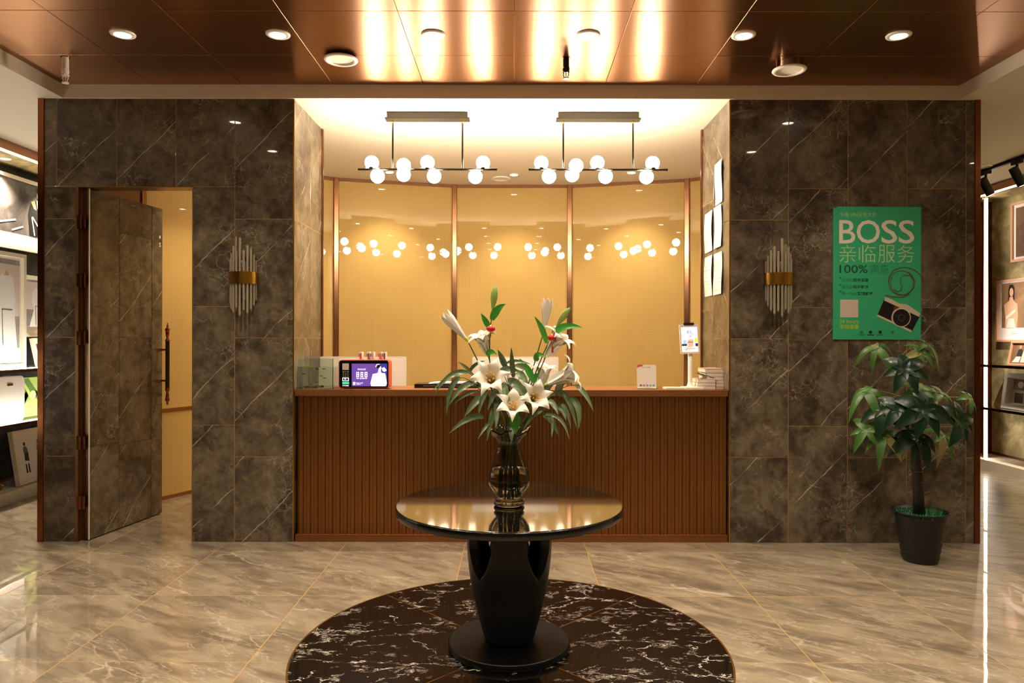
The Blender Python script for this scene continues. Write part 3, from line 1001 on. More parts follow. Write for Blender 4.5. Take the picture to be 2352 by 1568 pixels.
# ---- desktop computers seen from behind
def computer(px0, px1, label):
    y = 5.60
    x0, x1 = at(px0, 0, y).x, at(px1, 0, y).x
    w, zt = x1 - x0, at(0, 819, y).z
    t = thing('desktop_computer', label, 'computer', ((x0 + x1) / 2, y, 0.75), 0, 'white desktop computers behind the counter')
    zt -= 0.75
    zb = zt - 0.50
    b = MB()
    b.rbox(-w / 2, w / 2, 0.0, 0.014, max(zb, .0), zt, .012, 3)
    b.build('screen_housing', 'white_plastic', t)
    # slightly bulged back
    b = MB()
    vs, fs = [], []
    nx, nz = 10, 8
    for i in range(nx + 1):
        for k in range(nz + 1):
            u, v = i / nx * 2 - 1, k / nz * 2 - 1
            vs.append((u * w * .49, -0.03 * (1 - u * u) * (1 - v * v) - .0005, (zb + zt) / 2 + v * .24))
    for i in range(nx):
        for k in range(nz):
            a = i * (nz + 1) + k
            fs.append((a, a + nz + 1, a + nz + 2, a + 1))
    b.add(vs, fs, True)
    b.build('back_shell', 'white_plastic', t)
    MB().box(-.13, .13, -.09, .09, 0, .008).build('foot', 'steel', t)
    MB().box(-.10, .10, -.045, -.036, .008, .26).build('stand', 'steel', t)
    return t


computer(735, 933, 'white desktop computer seen from behind, partly hidden by the red screen box')
computer(1085, 1283, 'white desktop computer seen from behind, partly hidden by the lilies')

# ---- glass fish tank
tx0, tx1 = at(680, 0, 5.06).x, at(779, 0, 5.2).x
t = thing('fish_tank', 'small rectangular glass fish tank with water on the left end of the counter', 'fish tank', (tx0, 5.03, ZT))
TW, TD, TH = tx1 - tx0 - 0.0, 0.16, 0.205
for nm, bx in (('tank_front', (0, TW, 0, .004, 0, TH)), ('tank_back', (0, TW, TD - .004, TD, 0, TH)), ('tank_side', (0, .004, .0045, TD - .0045, 0, TH)),
               ('tank_side', (TW - .004, TW, .0045, TD - .0045, 0, TH)), ('tank_base', (.0045, TW - .0045, .0045, TD - .0045, 0.0005, .006))):
    MB().box(*bx).build(nm, 'tank_glass', t)
MB().box(.006, TW - .006, .006, TD - .006, .008, .148).build('water_body', 'water', t)
b = MB()
for k in range(60):
    a, c = random.uniform(.012, .10), random.uniform(.012, TD - .012)
    b.box(a, a + .006, c, c + .006, .1485, .1502)
o = b.build('duckweed', 'moss', t)
o['kind'] = 'stuff'
for k, (fx, fz) in enumerate(((.05, .10), (.14, .135), (.165, .085), (.185, .07), (.125, .04), (.19, .135))):
    b = MB().sphere((0, 0, 0), .008, 10, 6, (1, .35, .4)).poly([(.007, 0), (.014, .004), (.014, -.004)], -.0006, .0006)
    o = b.build('goldfish', 'fish' if k % 2 == 0 else 'print_ink', None, (tx0 + fx, 5.03 + TD * (.25 + .1 * (k % 5)), ZT + fz))
    o['group'] = 'small fish in the tank'
    tag(o, 'tiny %s fish %s of the counter tank' % ('orange' if k % 2 == 0 else 'dark', ('at the left', 'near the water surface', 'in the right middle', 'low on the right', 'near the bottom', 'at the upper right')[k]), 'fish')
for k in range(9):
    a = .065 + .013 * k + (.012 if k > 3 else 0)
    r = .006 + .004 * ((k * 7) % 3) / 2
    b = MB().sphere((0, 0, 0), r, 10, 7, (1.2, 1, .75))
    o = b.build('pebble', 'stone_white', None, (tx0 + a, 5.05 + .012 * (k % 3), ZT + .008 + r * .75))
    tag(o, '%s small white pebble from the left on the bottom of the fish tank' % ('first', 'second', 'third', 'fourth', 'fifth', 'sixth', 'seventh', 'eighth', 'ninth')[k], 'pebble', 'pebbles in the fish tank')

# ---- red power bank rental box with a bright screen
M['screen_purple'] = emis('purple_screen', hexc('6A4AA8'), 0.36)
M['screen_blue'] = emis('blue_screen', hexc('3A3AA0'), 0.36)
M['screen_white'] = emis('white_screen', hexc('F4F0FF'), 0.44)
M['screen_green'] = emis('green_screen', hexc('4AD8A0'), 0.36)
M['screen_black'] = plain('screen_bezel', hexc('0A0A0C'), 0.15)
yb = 5.02
bx0, bx1 = at(778, 0, yb).x, at(893, 0, yb).x
BW, BH, BD = bx1 - bx0, 0.192, 0.13
t = thing('power_bank_station', 'red box with a purple advertising screen on the counter', 'power bank station', ((bx0 + bx1) / 2, yb, ZT))
MB().rbox(-BW / 2, BW / 2, 0.004, BD, .006, BH + .006, .018, 5).build('shell', 'coral', t)
sc_ = MB().rbox(-BW / 2 + .004, BW / 2 - .004, 0, .0045, .010, BH + .002, .015, 5).build('front_glass', 'screen_black', t)


def sp(px, py):
    return ((px - 835.5) * yb / F, (893 - py) * yb / F)


def srect(name, mat, x0, y0, x1, y1, lay=1, par=None):
    a, c = sp(x0, y1), sp(x1, y0)
    return MB().box(a[0], c[0], -.0004 * lay, -.0004 * lay + .0003, a[1], c[1]).build(name, mat, par or sc_)


def spoly(name, mat, pts, lay=1):
    return MB().poly([sp(*p) for p in pts], -.0004 * lay, -.0004 * lay + .0003).build(name, mat, sc_)


srect('advert', 'screen_purple', 808, 835, 889, 887)
spoly('advert_sky', 'screen_blue', [(872, 835.2), (888.8, 835.2), (888.8, 862), (878, 858)], 2)
spoly('advert_bride', 'screen_white', [(853, 886.8), (851, 880), (856, 859), (868, 856), (870, 846), (874, 840), (876, 843), (875, 852), (876, 856), (885, 857), (889, 880), (886, 886.8)], 3)
spoly('advert_hair', 'print_ink', [(864, 840), (868, 836), (873, 837), (874, 841), (870, 846), (866, 845)], 4)
spoly('advert_veil', 'screen_white', [(862, 842), (866, 835.6), (872, 835.6), (873, 837), (867, 837.6), (864, 843)], 5)
spoly('advert_groom', 'screen_white', [(877, 845), (883, 843), (888.5, 850), (884, 854), (879, 852)], 4)
for k in range(3):
    srect('advert_tile', 'screen_white', 818.5 + 9.5 * k, 854, 825 + 9.5 * k, 866, 2)
    srect('tile_mark', 'screen_purple', 820.5 + 9.5 * k, 856, 823 + 9.5 * k, 859, 3)
    srect('tile_mark', 'screen_purple', 820.5 + 9.5 * k, 861, 823 + 9.5 * k, 864, 3)
a, c = sp(821, 850), sp(840.5, 846)
fit_text('advert_title', 'VINOLUXE', a[0], c[0], a[1], c[1], -.0012, 'screen_white', sc_, .02)
a, c = sp(818.5, 870.5), sp(844, 867)
fit_text('advert_line', '开启  全新婚礼旅程', a[0], c[0], a[1], c[1], -.0012, 'screen_white', sc_, .03)
srect('advert_badge', 'screen_white', 811, 877, 816.5, 884, 2)
a, c = sp(818, 884), sp(834, 878)
fit_text('advert_footer', '扫描二维码\n了解更多', a[0], c[0], a[1], c[1], -.0012, 'screen_white', sc_, .02)
srect('code_plate', 'print_silver', 786.5, 834.5, 801.5, 849.5)
for r_ in range(3):
    for k in range(3):
        mt = 'print_grey' if (r_, k) not in ((0, 0), (0, 2)) else ('green_print' if k == 0 else 'blue')
        srect('icon', mt, 787 + 5.2 * k, 852 + 5 * r_, 790.8 + 5.2 * k, 855.6 + 5 * r_)
srect('battery_icon', 'screen_white', 786.5, 867, 801.5, 875)
srect('battery_core', 'print_ink', 788, 868.5, 799.5, 873.5, 2)
a, c = sp(791, 873), sp(796, 869)
fit_text('bolt', 'ϟ', a[0], c[0], a[1], c[1], -.0014, 'screen_white', sc_, .05)
srect('borrow_button', 'screen_green', 786.5, 876.5, 802, 882.5)
a, c = sp(787, 887), sp(801.5, 884)
fit_text('button_caption', '租借充电宝', a[0], c[0], a[1], c[1], -.0012, 'screen_white', sc_, .03)
for xx in (-.14, .12):
    MB().box(xx, xx + .03, .02, .10, 0, .006).build('foot', 'black_plastic', t)
for k, px in enumerate((829.5, 847.5, 856.5, 874, 883.5)):
    xx = at(px, 0, yb + .06).x
    o = thing('power_bank', 'slim white power bank with red tip, number %s from the left in the red box' % ('one', 'two', 'three', 'four', 'five')[k],
              'power bank', (xx, yb + .06, ZT + BH + .0065), 0, 'power banks in the red box')
    MB().rbox(-.012, .012, -.03, .03, 0, .054, .004, 3).build('casing', 'white_plastic', o)
    MB().box(-.0112, -.004, -.0306, -.0301, .022, .042).build('red_tip', 'red', o)
    MB().box(-.002, .009, -.0306, -.0301, .004, .044).build('side_label', ('red', 'print_grey', 'paper_line', 'coral', 'print_grey')[k], o)

# ---- black tray with papers
y = 5.12
xa, xb = at(952, 0, y).x, at(1100, 0, y).x
t = thing('document_tray', 'flat black document tray behind the lilies on the counter', 'tray', ((xa + xb) / 2, y, ZT))
w = xb - xa
MB().box(-w / 2, w / 2, 0, .22, 0, .028).build('tray_body', 'black_plastic', t)
MB().box(-w / 2 + .06, w / 2 - .02, -.002, 0, .012, .018).build('tray_slot', 'print_grey', t)
for k in range(3):
    o = MB().box(-.16 + .01 * k, .15, .02, .19, 0, .0025).build('paper_sheet', 'paper', None, ((xa + xb) / 2 + .03 + .01 * k, y, ZT + .0285 + .0026 * k))
    tag(o, 'white paper sheet on the black tray, %s of three' % ('lowest', 'middle', 'topmost')[k], 'paper', 'papers on the black tray')

# ---- payment card stand
y = 5.05
t = thing('payment_card_stand', 'small white upright card with coloured payment icons on the counter', 'sign', (at(1487, 0, y).x, y, ZT), math.radians(-3))
MB().rbox(-.068, .075, .005, .075, 0, .004, .006, 3, None, 'xy').build('stand_base', 'clear_glass', t)
Rt = Matrix.Rotation(math.radians(-6), 4, 'X')
b = MB().rbox(-.066, .066, 0.03, .034, .0045, .170, .007, 3)
b.v = [tuple(Rt @ Vector(v)) for v in b.v]
cd = b.build('card', 'paper', t)


def cpoly(name, mat, pts, par=cd, y_=.0292):
    b = MB().poly(pts, y_, y_ + .0006)
    b.v = [tuple(Rt @ Vector(v)) for v in b.v]
    return b.build(name, mat, par)


cpoly('corner_flash', 'red', [(-.066, .163), (-.060, .170), (-.022, .170), (-.030, .160), (-.050, .157), (-.060, .152), (-.066, .146)])
o = fit_text('headline', '扫一扫付款', -.03, .028, .146, .154, .0288, 'red', cd, .0)
o.rotation_euler = (PI / 2 - math.radians(6), 0, 0)
o.location = (0, .0288, 0)
for k, mt in enumerate(('print_ink', 'red', 'blue', 'green_print', 'blue')):
    cpoly('payment_icon', mt, rect(-.047 + .022 * k, -.034 + .022 * k, .021, .033))
    cpoly('icon_mark', 'paper', rect(-.043 + .022 * k, -.039 + .022 * k, .025, .029), cd, .0286)
cpoly('footer_line', 'paper_line', rect(-.02, .035, .012, .014))

# ---- payment tablet on a white column
y = 5.08
t = thing('payment_terminal', 'white payment tablet on a tall column at the right end of the counter', 'payment terminal', (at(1588, 0, y).x, y, ZT))
k_ = y / F
MB().rbox(-.055, .075, -.05, .10, 0, .012, .012, 4, None, 'xy').build('base', 'white_plastic', t)
MB().rbox(-.19, -.06, -.05, .06, 0, .011, .012, 4, None, 'xy').build('scan_pad', 'white_plastic', t)
MB().lathe([(.030, .0125), (.024, .018), (.018, .03), (.0155, .05), (.0155, .245), (.0, .25)], 24).build('column', 'white_plastic', t, (0, .035, 0))
R2 = Matrix.Translation((-.004, .010, .245)) @ Matrix.Rotation(math.radians(-8), 4, 'X') @ Matrix.Rotation(math.radians(-1.5), 4, 'Y')
b = MB().rbox(-.066, .066, 0, .016, 0, .208, .008, 4)
b.v = [tuple(R2 @ Vector(v)) for v in b.v]
tb = b.build('tablet', 'white_plastic', t)


def tpoly(name, mat, pts, lay=1):
    b = MB().poly(pts, -.0005 * lay, -.0005 * lay + .0004)
    b.v = [tuple(R2 @ Vector(v)) for v in b.v]
    return b.build(name, mat, tb)


b = MB().rbox(-.036, .036, -.004, .014, .200, .217, .006, 4)
b.v = [tuple(R2 @ Vector(v)) for v in b.v]
b.build('camera_bar', 'black_plastic', tb)
M['scr_bright'] = emis('bright_screen', hexc('F2F2FF'), 0.44)
M['scr_sky'] = emis('pale_blue_screen', hexc('A8C8F0'), 0.36)
M['scr_orange'] = emis('orange_screen', hexc('F0A040'), 0.36)
M['scr_amber'] = emis('amber_screen', hexc('D87828'), 0.32)
M['scr_yellow'] = emis('yellow_screen', hexc('F8E028'), 0.36)
M['scr_dark'] = emis('dark_screen', hexc('383048'), 0.24)
tpoly('screen', 'scr_bright', rect(-.056, .056, .012, .186))
tpoly('screen_sky', 'scr_sky', rect(-.047, -.022, .068, .096), 2)
tpoly('screen_counter', 'scr_dark', rect(-.056, -.020, .054, .068), 2)
tpoly('screen_counter', 'scr_dark', rect(.038, .056, .050, .072), 2)
tpoly('screen_sign', 'scr_yellow', [(.034, .078), (.054, .080), (.054, .112), (.038, .110)], 2)
tpoly('screen_bowl', 'scr_bright', ell(0, .034, .054, .022), 3)
for k in range(12):
    a = random.uniform(-.040, .036)
    z_ = random.uniform(.018, .046)
    d = random.uniform(-.6, .6)
    tpoly('screen_noodle', 'scr_orange' if k % 3 else 'scr_amber', [(a - .014, z_), (a, z_ + .006 + .004 * d), (a + .014, z_ + .002), (a, z_ + .001 + .004 * d)], 4)
for k in range(9):
    a = -.016 + .0042 * k
    tpoly('screen_noodle', 'scr_orange' if k % 2 else 'scr_amber', [(a, .046), (a + .003, .046), (a + .008, .10 - .002 * (k % 3)), (a + .005, .10)], 4)
for nm, body, x0, x1, z0, z1 in (('screen_title', '撒金', -.018, .018, .138, .164), ('screen_title', '风', .016, .034, .126, .142), ('screen_title', '度', -.002, .014, .114, .130)):
    o = fit_text(nm, body, x0, x1, z0, z1, 0, 'screen_purple', tb, 0.0)
    o.matrix_local = R2 @ Matrix.Translation((0, -.0016, 0)) @ Matrix.Rotation(PI / 2, 4, 'X')
tpoly('price_label', 'red', rect(-.016, .022, .077, .082), 5)
tpoly('maker_mark', 'coral', rect(-.054, -.040, .190, .193), 1)

# ---- books at the right end
def book(x0, x1, y0, y1, z0, z1, label, cov='print_grey', rotz=0.0, tiltx=0.0):
    t = thing('book', label, 'book', ((x0 + x1) / 2, (y0 + y1) / 2, z0), rotz, 'books and booklets on the counter')
    t.rotation_euler = (0, tiltx, rotz)
    w, d, h = (x1 - x0) / 2, (y1 - y0) / 2, z1 - z0
    MB().box(-w + .002, w - .002, -d + .002, d - .002, .0016, h - .0016).build('pages', 'paper', t)
    for q in range(1, 5):
        MB().box(-w + .0017, w - .0017, -d + .0016, -d + .0019, q * h / 5, q * h / 5 + .0006).build('page_seam', 'paper_line', t)
    MB().box(-w, w, -d, d, h - .0015, h).build('cover', cov, t)
    MB().box(-w, w, -d, d, 0, .0015).build('back_cover', cov, t)
    return t


yb_ = 5.06
zz = ZT
for k, (h, cov) in enumerate(((.024, 'print_silver'), (.022, 'paper_line'), (.024, 'print_silver'))):
    book(at(1600, 0, yb_).x + .004 * k, at(1644, 0, yb_).x, yb_, yb_ + .17, zz + .0003, zz + h, 'cream booklet in the low front stack, %s of three' % ('lowest', 'middle', 'topmost')[k], cov)
    zz += h
book(at(1604, 0, yb_).x, at(1643, 0, yb_).x, yb_ + .02, yb_ + .16, zz + .020, zz + .026, 'thin dark green booklet tilted on top of the low stack', 'print_dark', 0, math.radians(17))
zz = ZT
for k, (h, cov, x0) in enumerate(((.016, 'pink_frame', 1645), (.024, 'photo_pale', 1645), (.022, 'pink_frame', 1645), (.024, 'print_silver', 1625), (.026, 'paper_line', 1625), (.028, 'pink_frame', 1623))):
    book(at(x0, 0, yb_).x + .002, at(1669, 0, yb_).x, yb_ + (0.02 if k > 2 else 0.01), yb_ + .24 + .01 * (k % 2), zz + .0003, zz + h,
         'book in the tall stack against the pillar, %s from the bottom' % ('first', 'second', 'third', 'fourth', 'fifth', 'sixth')[k], cov)
    zz += h

# ---- papers on the right pillar
sheets = [((1644, 1661), (368, 470), 'highest paper sheet alone at the top of the right pillar face'),
          ((1620, 1638), (485, 580), 'left paper sheet of the middle pair on the right pillar face'),
          ((1642, 1660), (470, 570), 'right paper sheet of the middle pair on the right pillar face'),
          ((1620, 1638), (587, 680), 'left paper sheet of the lowest pair on the right pillar face'),
          ((1641, 1661), (578, 677), 'right paper sheet of the lowest pair on the right pillar face')]
for (xa, xb), (ya, yb2), lab in sheets:
    y0, y1 = XB * F / (xb - CX), XB * F / (xa - CX)
    ym = (y0 + y1) / 2
    z1, z0 = H - (ya - CY) * ym / F, H - (yb2 - CY) * ym / F
    z0, z1 = (z0 + z1) / 2 - .148, (z0 + z1) / 2 + .148
    b = MB()
    vs = []
    nn = 8
    for i in range(nn + 1):
        v = i / nn
        bulge = .002 + .004 * math.sin(v * 5 + xa)
        for j in range(2):
            vs.append((-bulge - (.004 if j == 0 else 0), y0 + (y1 - y0) * j, z0 + (z1 - z0) * v))
    vs += [(x_ + .0012, y_, z_) for x_, y_, z_ in vs]
    o_ = 2 * (nn + 1)
    fs = []
    for i in range(nn):
        fs.append((2 * i, 2 * i + 1, 2 * i + 3, 2 * i + 2))
        fs.append((o_ + 2 * i, o_ + 2 * i + 2, o_ + 2 * i + 3, o_ + 2 * i + 1))
        fs.append((2 * i, 2 * i + 2, o_ + 2 * i + 2, o_ + 2 * i))
        fs.append((2 * i + 1, o_ + 2 * i + 1, o_ + 2 * i + 3, 2 * i + 3))
    b.add(vs, fs, True)
    o = b.build('paper_notice', 'paper', None, (XB - .0062, 0, 0))
    tag(o, lab, 'notice', 'paper notices on the pillar')
    for q in range(9):
        zq = z0 + .03 + q * .027
        MB().box(-.0095, -.009, y0 + .02, y1 - .02 - .03 * (q % 3), zq, zq + .003).build('text_line', 'paper_line', o)

# ================================================================== POSTER
PX0, PX1, PZ0, PZ1 = wx(1912), wx(2114), wz(778), wz(474)
pw, ph = PX1 - PX0, PZ1 - PZ0
po = thing('poster', 'green BOSS service poster with a camera picture on the right marble wall', 'poster', (PX0, D - 0.007, PZ0))
b = MB().poly([(0, 0), (pw, 0), (pw, ph), (.035, ph + .002), (.022, ph - .006), (0, ph - .008)], 0, .004)
b.build('poster_board', 'poster_green', po)


def pp(zx, zy):
    """poster zoom picture coordinates (1220 x 1568 crop) to poster metres"""
    return ((1880 + zx * .2295 - 1912) * D / F, (778 - (440 + zy * .2295)) * D / F)


def ptext(name, body, x0, y0, x1, y1, mat, bold=0.0):
    a, c = pp(x0, y1), pp(x1, y0)
    return fit_text(name, body, a[0], c[0], a[1], c[1], -.0006, mat, po, bold)


def ppoly(name, mat, pts, lay=1):
    return MB().poly([pp(*p) for p in pts], -.0006 * lay, -.0006 * lay + .0005).build(name, mat, po)


ptext('header_text', '今极·VIN天地大片', 205, 200, 570, 250, 'print_pale')
for body, x0, x1 in (('B', 200, 362), ('O', 374, 608), ('S', 622, 780), ('S', 795, 952)):
    ptext('title_letter', body, x0, 280, x1, 514, 'print_white', .007)
for body, x0, x1 in (('亲', 202, 368), ('临', 398, 566), ('服', 590, 760), ('务', 782, 950)):
    ptext('subtitle_character', body, x0, 528, x1, 704, 'print_pale', -.008)
ptext('percent_text', '100%', 203, 728, 486, 810, 'print_dark', .012)
ptext('percent_characters', '满意', 500, 725, 700, 818, 'print_mid', -.006)
for (body, x0, x1, y0) in (('全流程', 225, 335, 862), ('最快速', 225, 335, 930), ('第一时间', 225, 375, 997)):
    ptext('list_text', body, x0, y0, x1, y0 + 34, 'print_mid', 0)
    ptext('list_quote', '"', 203, y0 - 12, 220, y0 + 5, 'print_black', 0)
for (body, x0, x1, y0) in (('服务监督', 340, 495, 862), ('投诉解决', 340, 495, 930), ('答疑解难', 380, 538, 997)):
    ptext('list_text_bold', body, x0, y0, x1, y0 + 34, 'print_black', .012)
ppoly('code_plate', 'print_silver', rect(212, 392, 1252, 1075))
ptext('hours_text', '24 hours', 205, 1272, 396, 1312, 'print_yellow', .006)
ptext('hours_characters', '专线通道', 207, 1322, 396, 1368, 'print_yellow', .014)
for k, cx in enumerate((425, 515, 612, 735)):
    ppoly('logo_mark', 'print_black' if k in (1, 2) else 'print_mid', [(cx + 17 * math.cos(q * PI / 4), 1400 + 17 * math.sin(q * PI / 4)) for q in range(8)])
    if k < 3:
        ppoly('logo_caption', 'print_black' if k == 1 else 'print_mid', rect(cx - 32, cx + 34, 1432, 1422))
# the printed camera
ppoly('camera_body', 'print_ink', [(655, 1058), (1010, 1236), (925, 1398), (580, 1240)], 1)
ppoly('camera_top_plate', 'print_silver', [(662, 1048), (700, 1060), (800, 1112), (880, 1122), (1012, 1212), (1000, 1246), (650, 1082)], 2)
ppoly('camera_bottom_plate', 'print_silver', [(584, 1222), (930, 1382), (918, 1400), (578, 1240)], 2)
ppoly('camera_trim', 'print_brown', [(755, 1130), (800, 1150), (750, 1290), (715, 1275)], 2)
ppoly('lens_ring', 'print_silver', [(820 + 97 * math.cos(a * PI / 14), 1252 + 97 * math.sin(a * PI / 14)) for a in range(28)], 3)
ppoly('lens_barrel', 'print_ink', [(822 + 85 * math.cos(a * PI / 14), 1254 + 85 * math.sin(a * PI / 14)) for a in range(28)], 4)
ppoly('lens_glass', 'print_grey', [(824 + 34 * math.cos(a * PI / 10), 1256 + 34 * math.sin(a * PI / 10)) for a in range(20)], 5)
ppoly('lens_core', 'print_ink', [(824 + 30 * math.cos(a * PI / 10), 1256 + 30 * math.sin(a * PI / 10)) for a in range(20)], 6)


def strap(pts, wd, mat, lay=2):
    P = [Vector(pp(*p)) for p in pts]
    b = MB()
    n_ = len(P)
    vs = []
    for k, p in enumerate(P):
        d = (P[min(k + 1, n_ - 1)] - P[max(k - 1, 0)]).normalized() * wd
        vs += [(p.x - d.y, -.0006 * lay, p.y + d.x), (p.x + d.y, -.0006 * lay, p.y - d.x)]
    b.add(vs, [(2 * k, 2 * k + 1, 2 * k + 3, 2 * k + 2) for k in range(n_ - 1)])
    return b.build('strap_print', mat, po)


M['strap'] = plain('print_strap', hexc('6A4A24'), 0.5)
strap([(825 + 130 * math.cos(a), 908 + 122 * math.sin(a)) for a in [k * PI / 16 for k in range(0, 33)]], .0021, 'strap')
strap([(828 + 116 * math.cos(a), 908 + 116 * math.sin(a) * 1.02) for a in [k * PI / 16 for k in range(-6, 20)]], .0021, 'print_brown', 3)
strap([(690, 905), (700, 840), (745, 780), (810, 755), (880, 752), (950, 775), (1000, 815), (1018, 838)], .0024, 'strap', 4)
strap([(935, 870), (905, 832), (850, 828), (812, 860), (812, 905), (828, 940), (820, 978), (785, 995), (745, 970)], .002, 'strap', 4)
strap([(660, 1030), (740, 1045), (830, 1050), (900, 1020)], .0022, 'print_brown', 5)


# ================================================================== WALL SCONCES
def sconce(px, label, flip):
    t = thing('wall_sconce', label, 'wall lamp', (wx(px), D, wz(640)), 0, 'crystal wall sconces')
    RX, RY = .098, .085
    n_ = 11
    MB().rbox(-.05, .05, -.012, 0, -.06, .06, .01, 3).build('back_plate', 'brass', t)
    pts = []
    for k in range(25):
        a = PI + PI * k / 24
        pts.append((RX * math.cos(a), RY * math.sin(a)))
    b = MB()
    vs, fs = [], []
    for s_, (x_, y_) in enumerate(pts):
        for (kk, z_) in ((1, -.04), (1, .04), (.955, .04), (.955, -.04)):
            vs.append((x_ * kk, y_ * kk - .001, z_))
    for s_ in range(len(pts) - 1):
        for q in range(4):
            fs.append((s_ * 4 + q, s_ * 4 + (q + 1) % 4, s_ * 4 + 4 + (q + 1) % 4, s_ * 4 + 4 + q))
    b.add(vs, fs, False)
    b.build('brass_band', 'brass', t)
    hi = [.105, .13, .165, .21, .175, .265, .18, .215, .19, .155, .12]
    lo = [.15, .185, .215, .24, .21, .26, .225, .245, .22, .19, .155]
    for k in range(n_):
        a = PI + PI * (k + .5) / n_
        kk = k if not flip else n_ - 1 - k
        for ring, sc_r in ((0, .87), (1, .52)):
            if ring and k % 3 != 1:
                continue
            x_, y_ = RX * sc_r * math.cos(a), RY * sc_r * math.sin(a)
            h1 = hi[kk] if not ring else hi[(kk + 4) % n_] * 1.05
            h0 = lo[kk] if not ring else lo[(kk + 3) % n_]
            r = .0082
            MB().cyl((x_, y_, -h0 + .012), (x_, y_, h1), r, seg=8, smooth=True).cyl((x_, y_, -h0 + .012), (x_, y_, -h0), r, .002, seg=8).build('glass_rod', 'rod_glass', t)
    for s_ in (1, -1):
        MB().cyl((0, -.04, s_ * .01), (0, -.04, s_ * .07), .007, seg=12).build('bulb_holder', 'brass', t)
        MB().lathe([(0.0, .118), (.008, .113), (.010, .10), (.010, .075), (.007, .070)], 14).build('bulb', 'white_plastic', t, (0, -.04, 0))
        t.children[-1].scale = (1, 1, s_)
    return t


sconce(560, 'brass and glass rod wall sconce left of the counter', False)
sconce(1787, 'brass and glass rod wall sconce right of the counter', True)


# ================================================================== PENDANTS
def pendant(px, label, gi):
    y = 5.247
    k_ = y / F
    cx = (px - CX) * k_
    zbar = H + (CY - 389) * k_
    t = thing('pendant_light', label, 'pendant lamp', (cx, y, zbar))
    ztop = ZC - zbar
    c2 = MB().rbox(-.288, .288, -.035, .035, ztop - .042, ztop - .001, .004, 2)
    c2.build('ceiling_canopy', 'gunmetal', t)
    MB().rbox(-.302, .302, -.042, .042, ztop - .052, ztop - .042, .004, 2, None, 'xy').build('canopy_lip', 'gunmetal', t)
    for s_ in (-.25, .25):
        r = MB().cyl((s_, 0, .008), (s_, 0, ztop - .075), .0065, seg=12).build('rod', 'chrome_dark', t)
        MB().cyl((s_, 0, ztop - .075), (s_, 0, ztop - .0525), .008, seg=12).build('rod_collar', 'brass', r)
    MB().cyl((-.499, 0, 0), (.499, 0, 0), .0085, seg=14).build('bar', 'chrome_dark', t)
    # globes around the bar: offset along bar (px), dy (px), towards camera (m)
    for gx, gy, gd in ((-130, -17, .03), (-113, 18, -.03), (-58, 8, .06), (-52, -4, -.06), (-1, -17, .02), (16, 18, -.03), (127, -17, .03), (110, 18, -.02)):
        c = Vector((gx * k_, gd, -gy * k_))
        g = MB().sphere((0, 0, 0), .050, 20, 14).build('globe', 'globe', t, c)
        d = Vector((0, c.y, c.z))
        n_ = d.normalized()
        MB().cyl(Vector((0, -d.y, -d.z)), -n_ * .046, .007, seg=10).cyl(-n_ * .056, -n_ * .045, .018, seg=14).build('socket', 'chrome_dark', g)
    return t


pendant(981.5, 'long bar pendant with white globe bulbs over the left half of the counter', 0)
pendant(1373, 'long bar pendant with white globe bulbs over the right half of the counter', 1)


# ================================================================== CEILING LAMPS AND FITTINGS
def spot(parent, loc, power, ang=100, blend=0.6, size=.035, aim=None):
    l = bpy.data.lights.new('lamp_light', 'SPOT')
    l.energy = power
    l.color = WARM
    l.spot_size = math.radians(ang)
    l.spot_blend = blend
    l.shadow_soft_size = size
    o = bpy.data.objects.new('lamp_light', l)
    COL.objects.link(o)
    o.parent = parent
    o.location = loc
    if aim is not None:
        o.rotation_euler = aim
    return o


def ring_mesh(r0, r1):
    return MB().lathe([(r1, 0.0), (r1 - .002, -.006), (r0 + .004, -.009), (r0, -.004), (r0, .0)], 28).mesh('ring', 'white_metal')


RING = ring_mesh(.042, .068)
LENS = MB().lathe([(0.0001, -.003), (.026, -.004), (.038, -.003), (.042, -.002)], 28).mesh('lens', 'lamp')
RING_S = ring_mesh(.036, .050)
LENS_S = MB().lathe([(0.0001, -.003), (.036, -.002)], 24).mesh('lens', 'lamp')
names_c = ['first', 'second', 'third', 'fourth', 'fifth', 'sixth']
names_r = ['row nearest the marble wall', 'second row from the marble wall', 'third row', 'fourth row', 'row behind the camera']
for r_ in range(5):
    for c in range(6):
        x, y = -2.2 + .872 * c, 4.11 - .89 * r_
        t = thing('downlight', '%s round white ceiling downlight from the left, %s' % (names_c[c], names_r[r_]), 'downlight', (x, y, ZK), 0, 'copper ceiling downlights')
        link('ring', RING, t)
        link('lens', LENS, t)
        spot(t, (0, 0, -.015), DOWN_W, 105, .75)
for k, (x, y) in enumerate(((-1.21, 7.1), (0.0, 7.2), (1.14, 7.1), (-2.35, 6.1), (2.3, 6.1))):
    t = thing('downlight', '%s small downlight in the white alcove ceiling' % ('left', 'middle', 'right', 'far left', 'far right')[k], 'downlight', (x, y, ZC), 0, 'alcove downlights')
    link('ring', RING_S, t)
    link('lens', LENS_S, t)
    spot(t, (0, 0, -.012), DOWN_W * 1.8, 100, .7, .03)
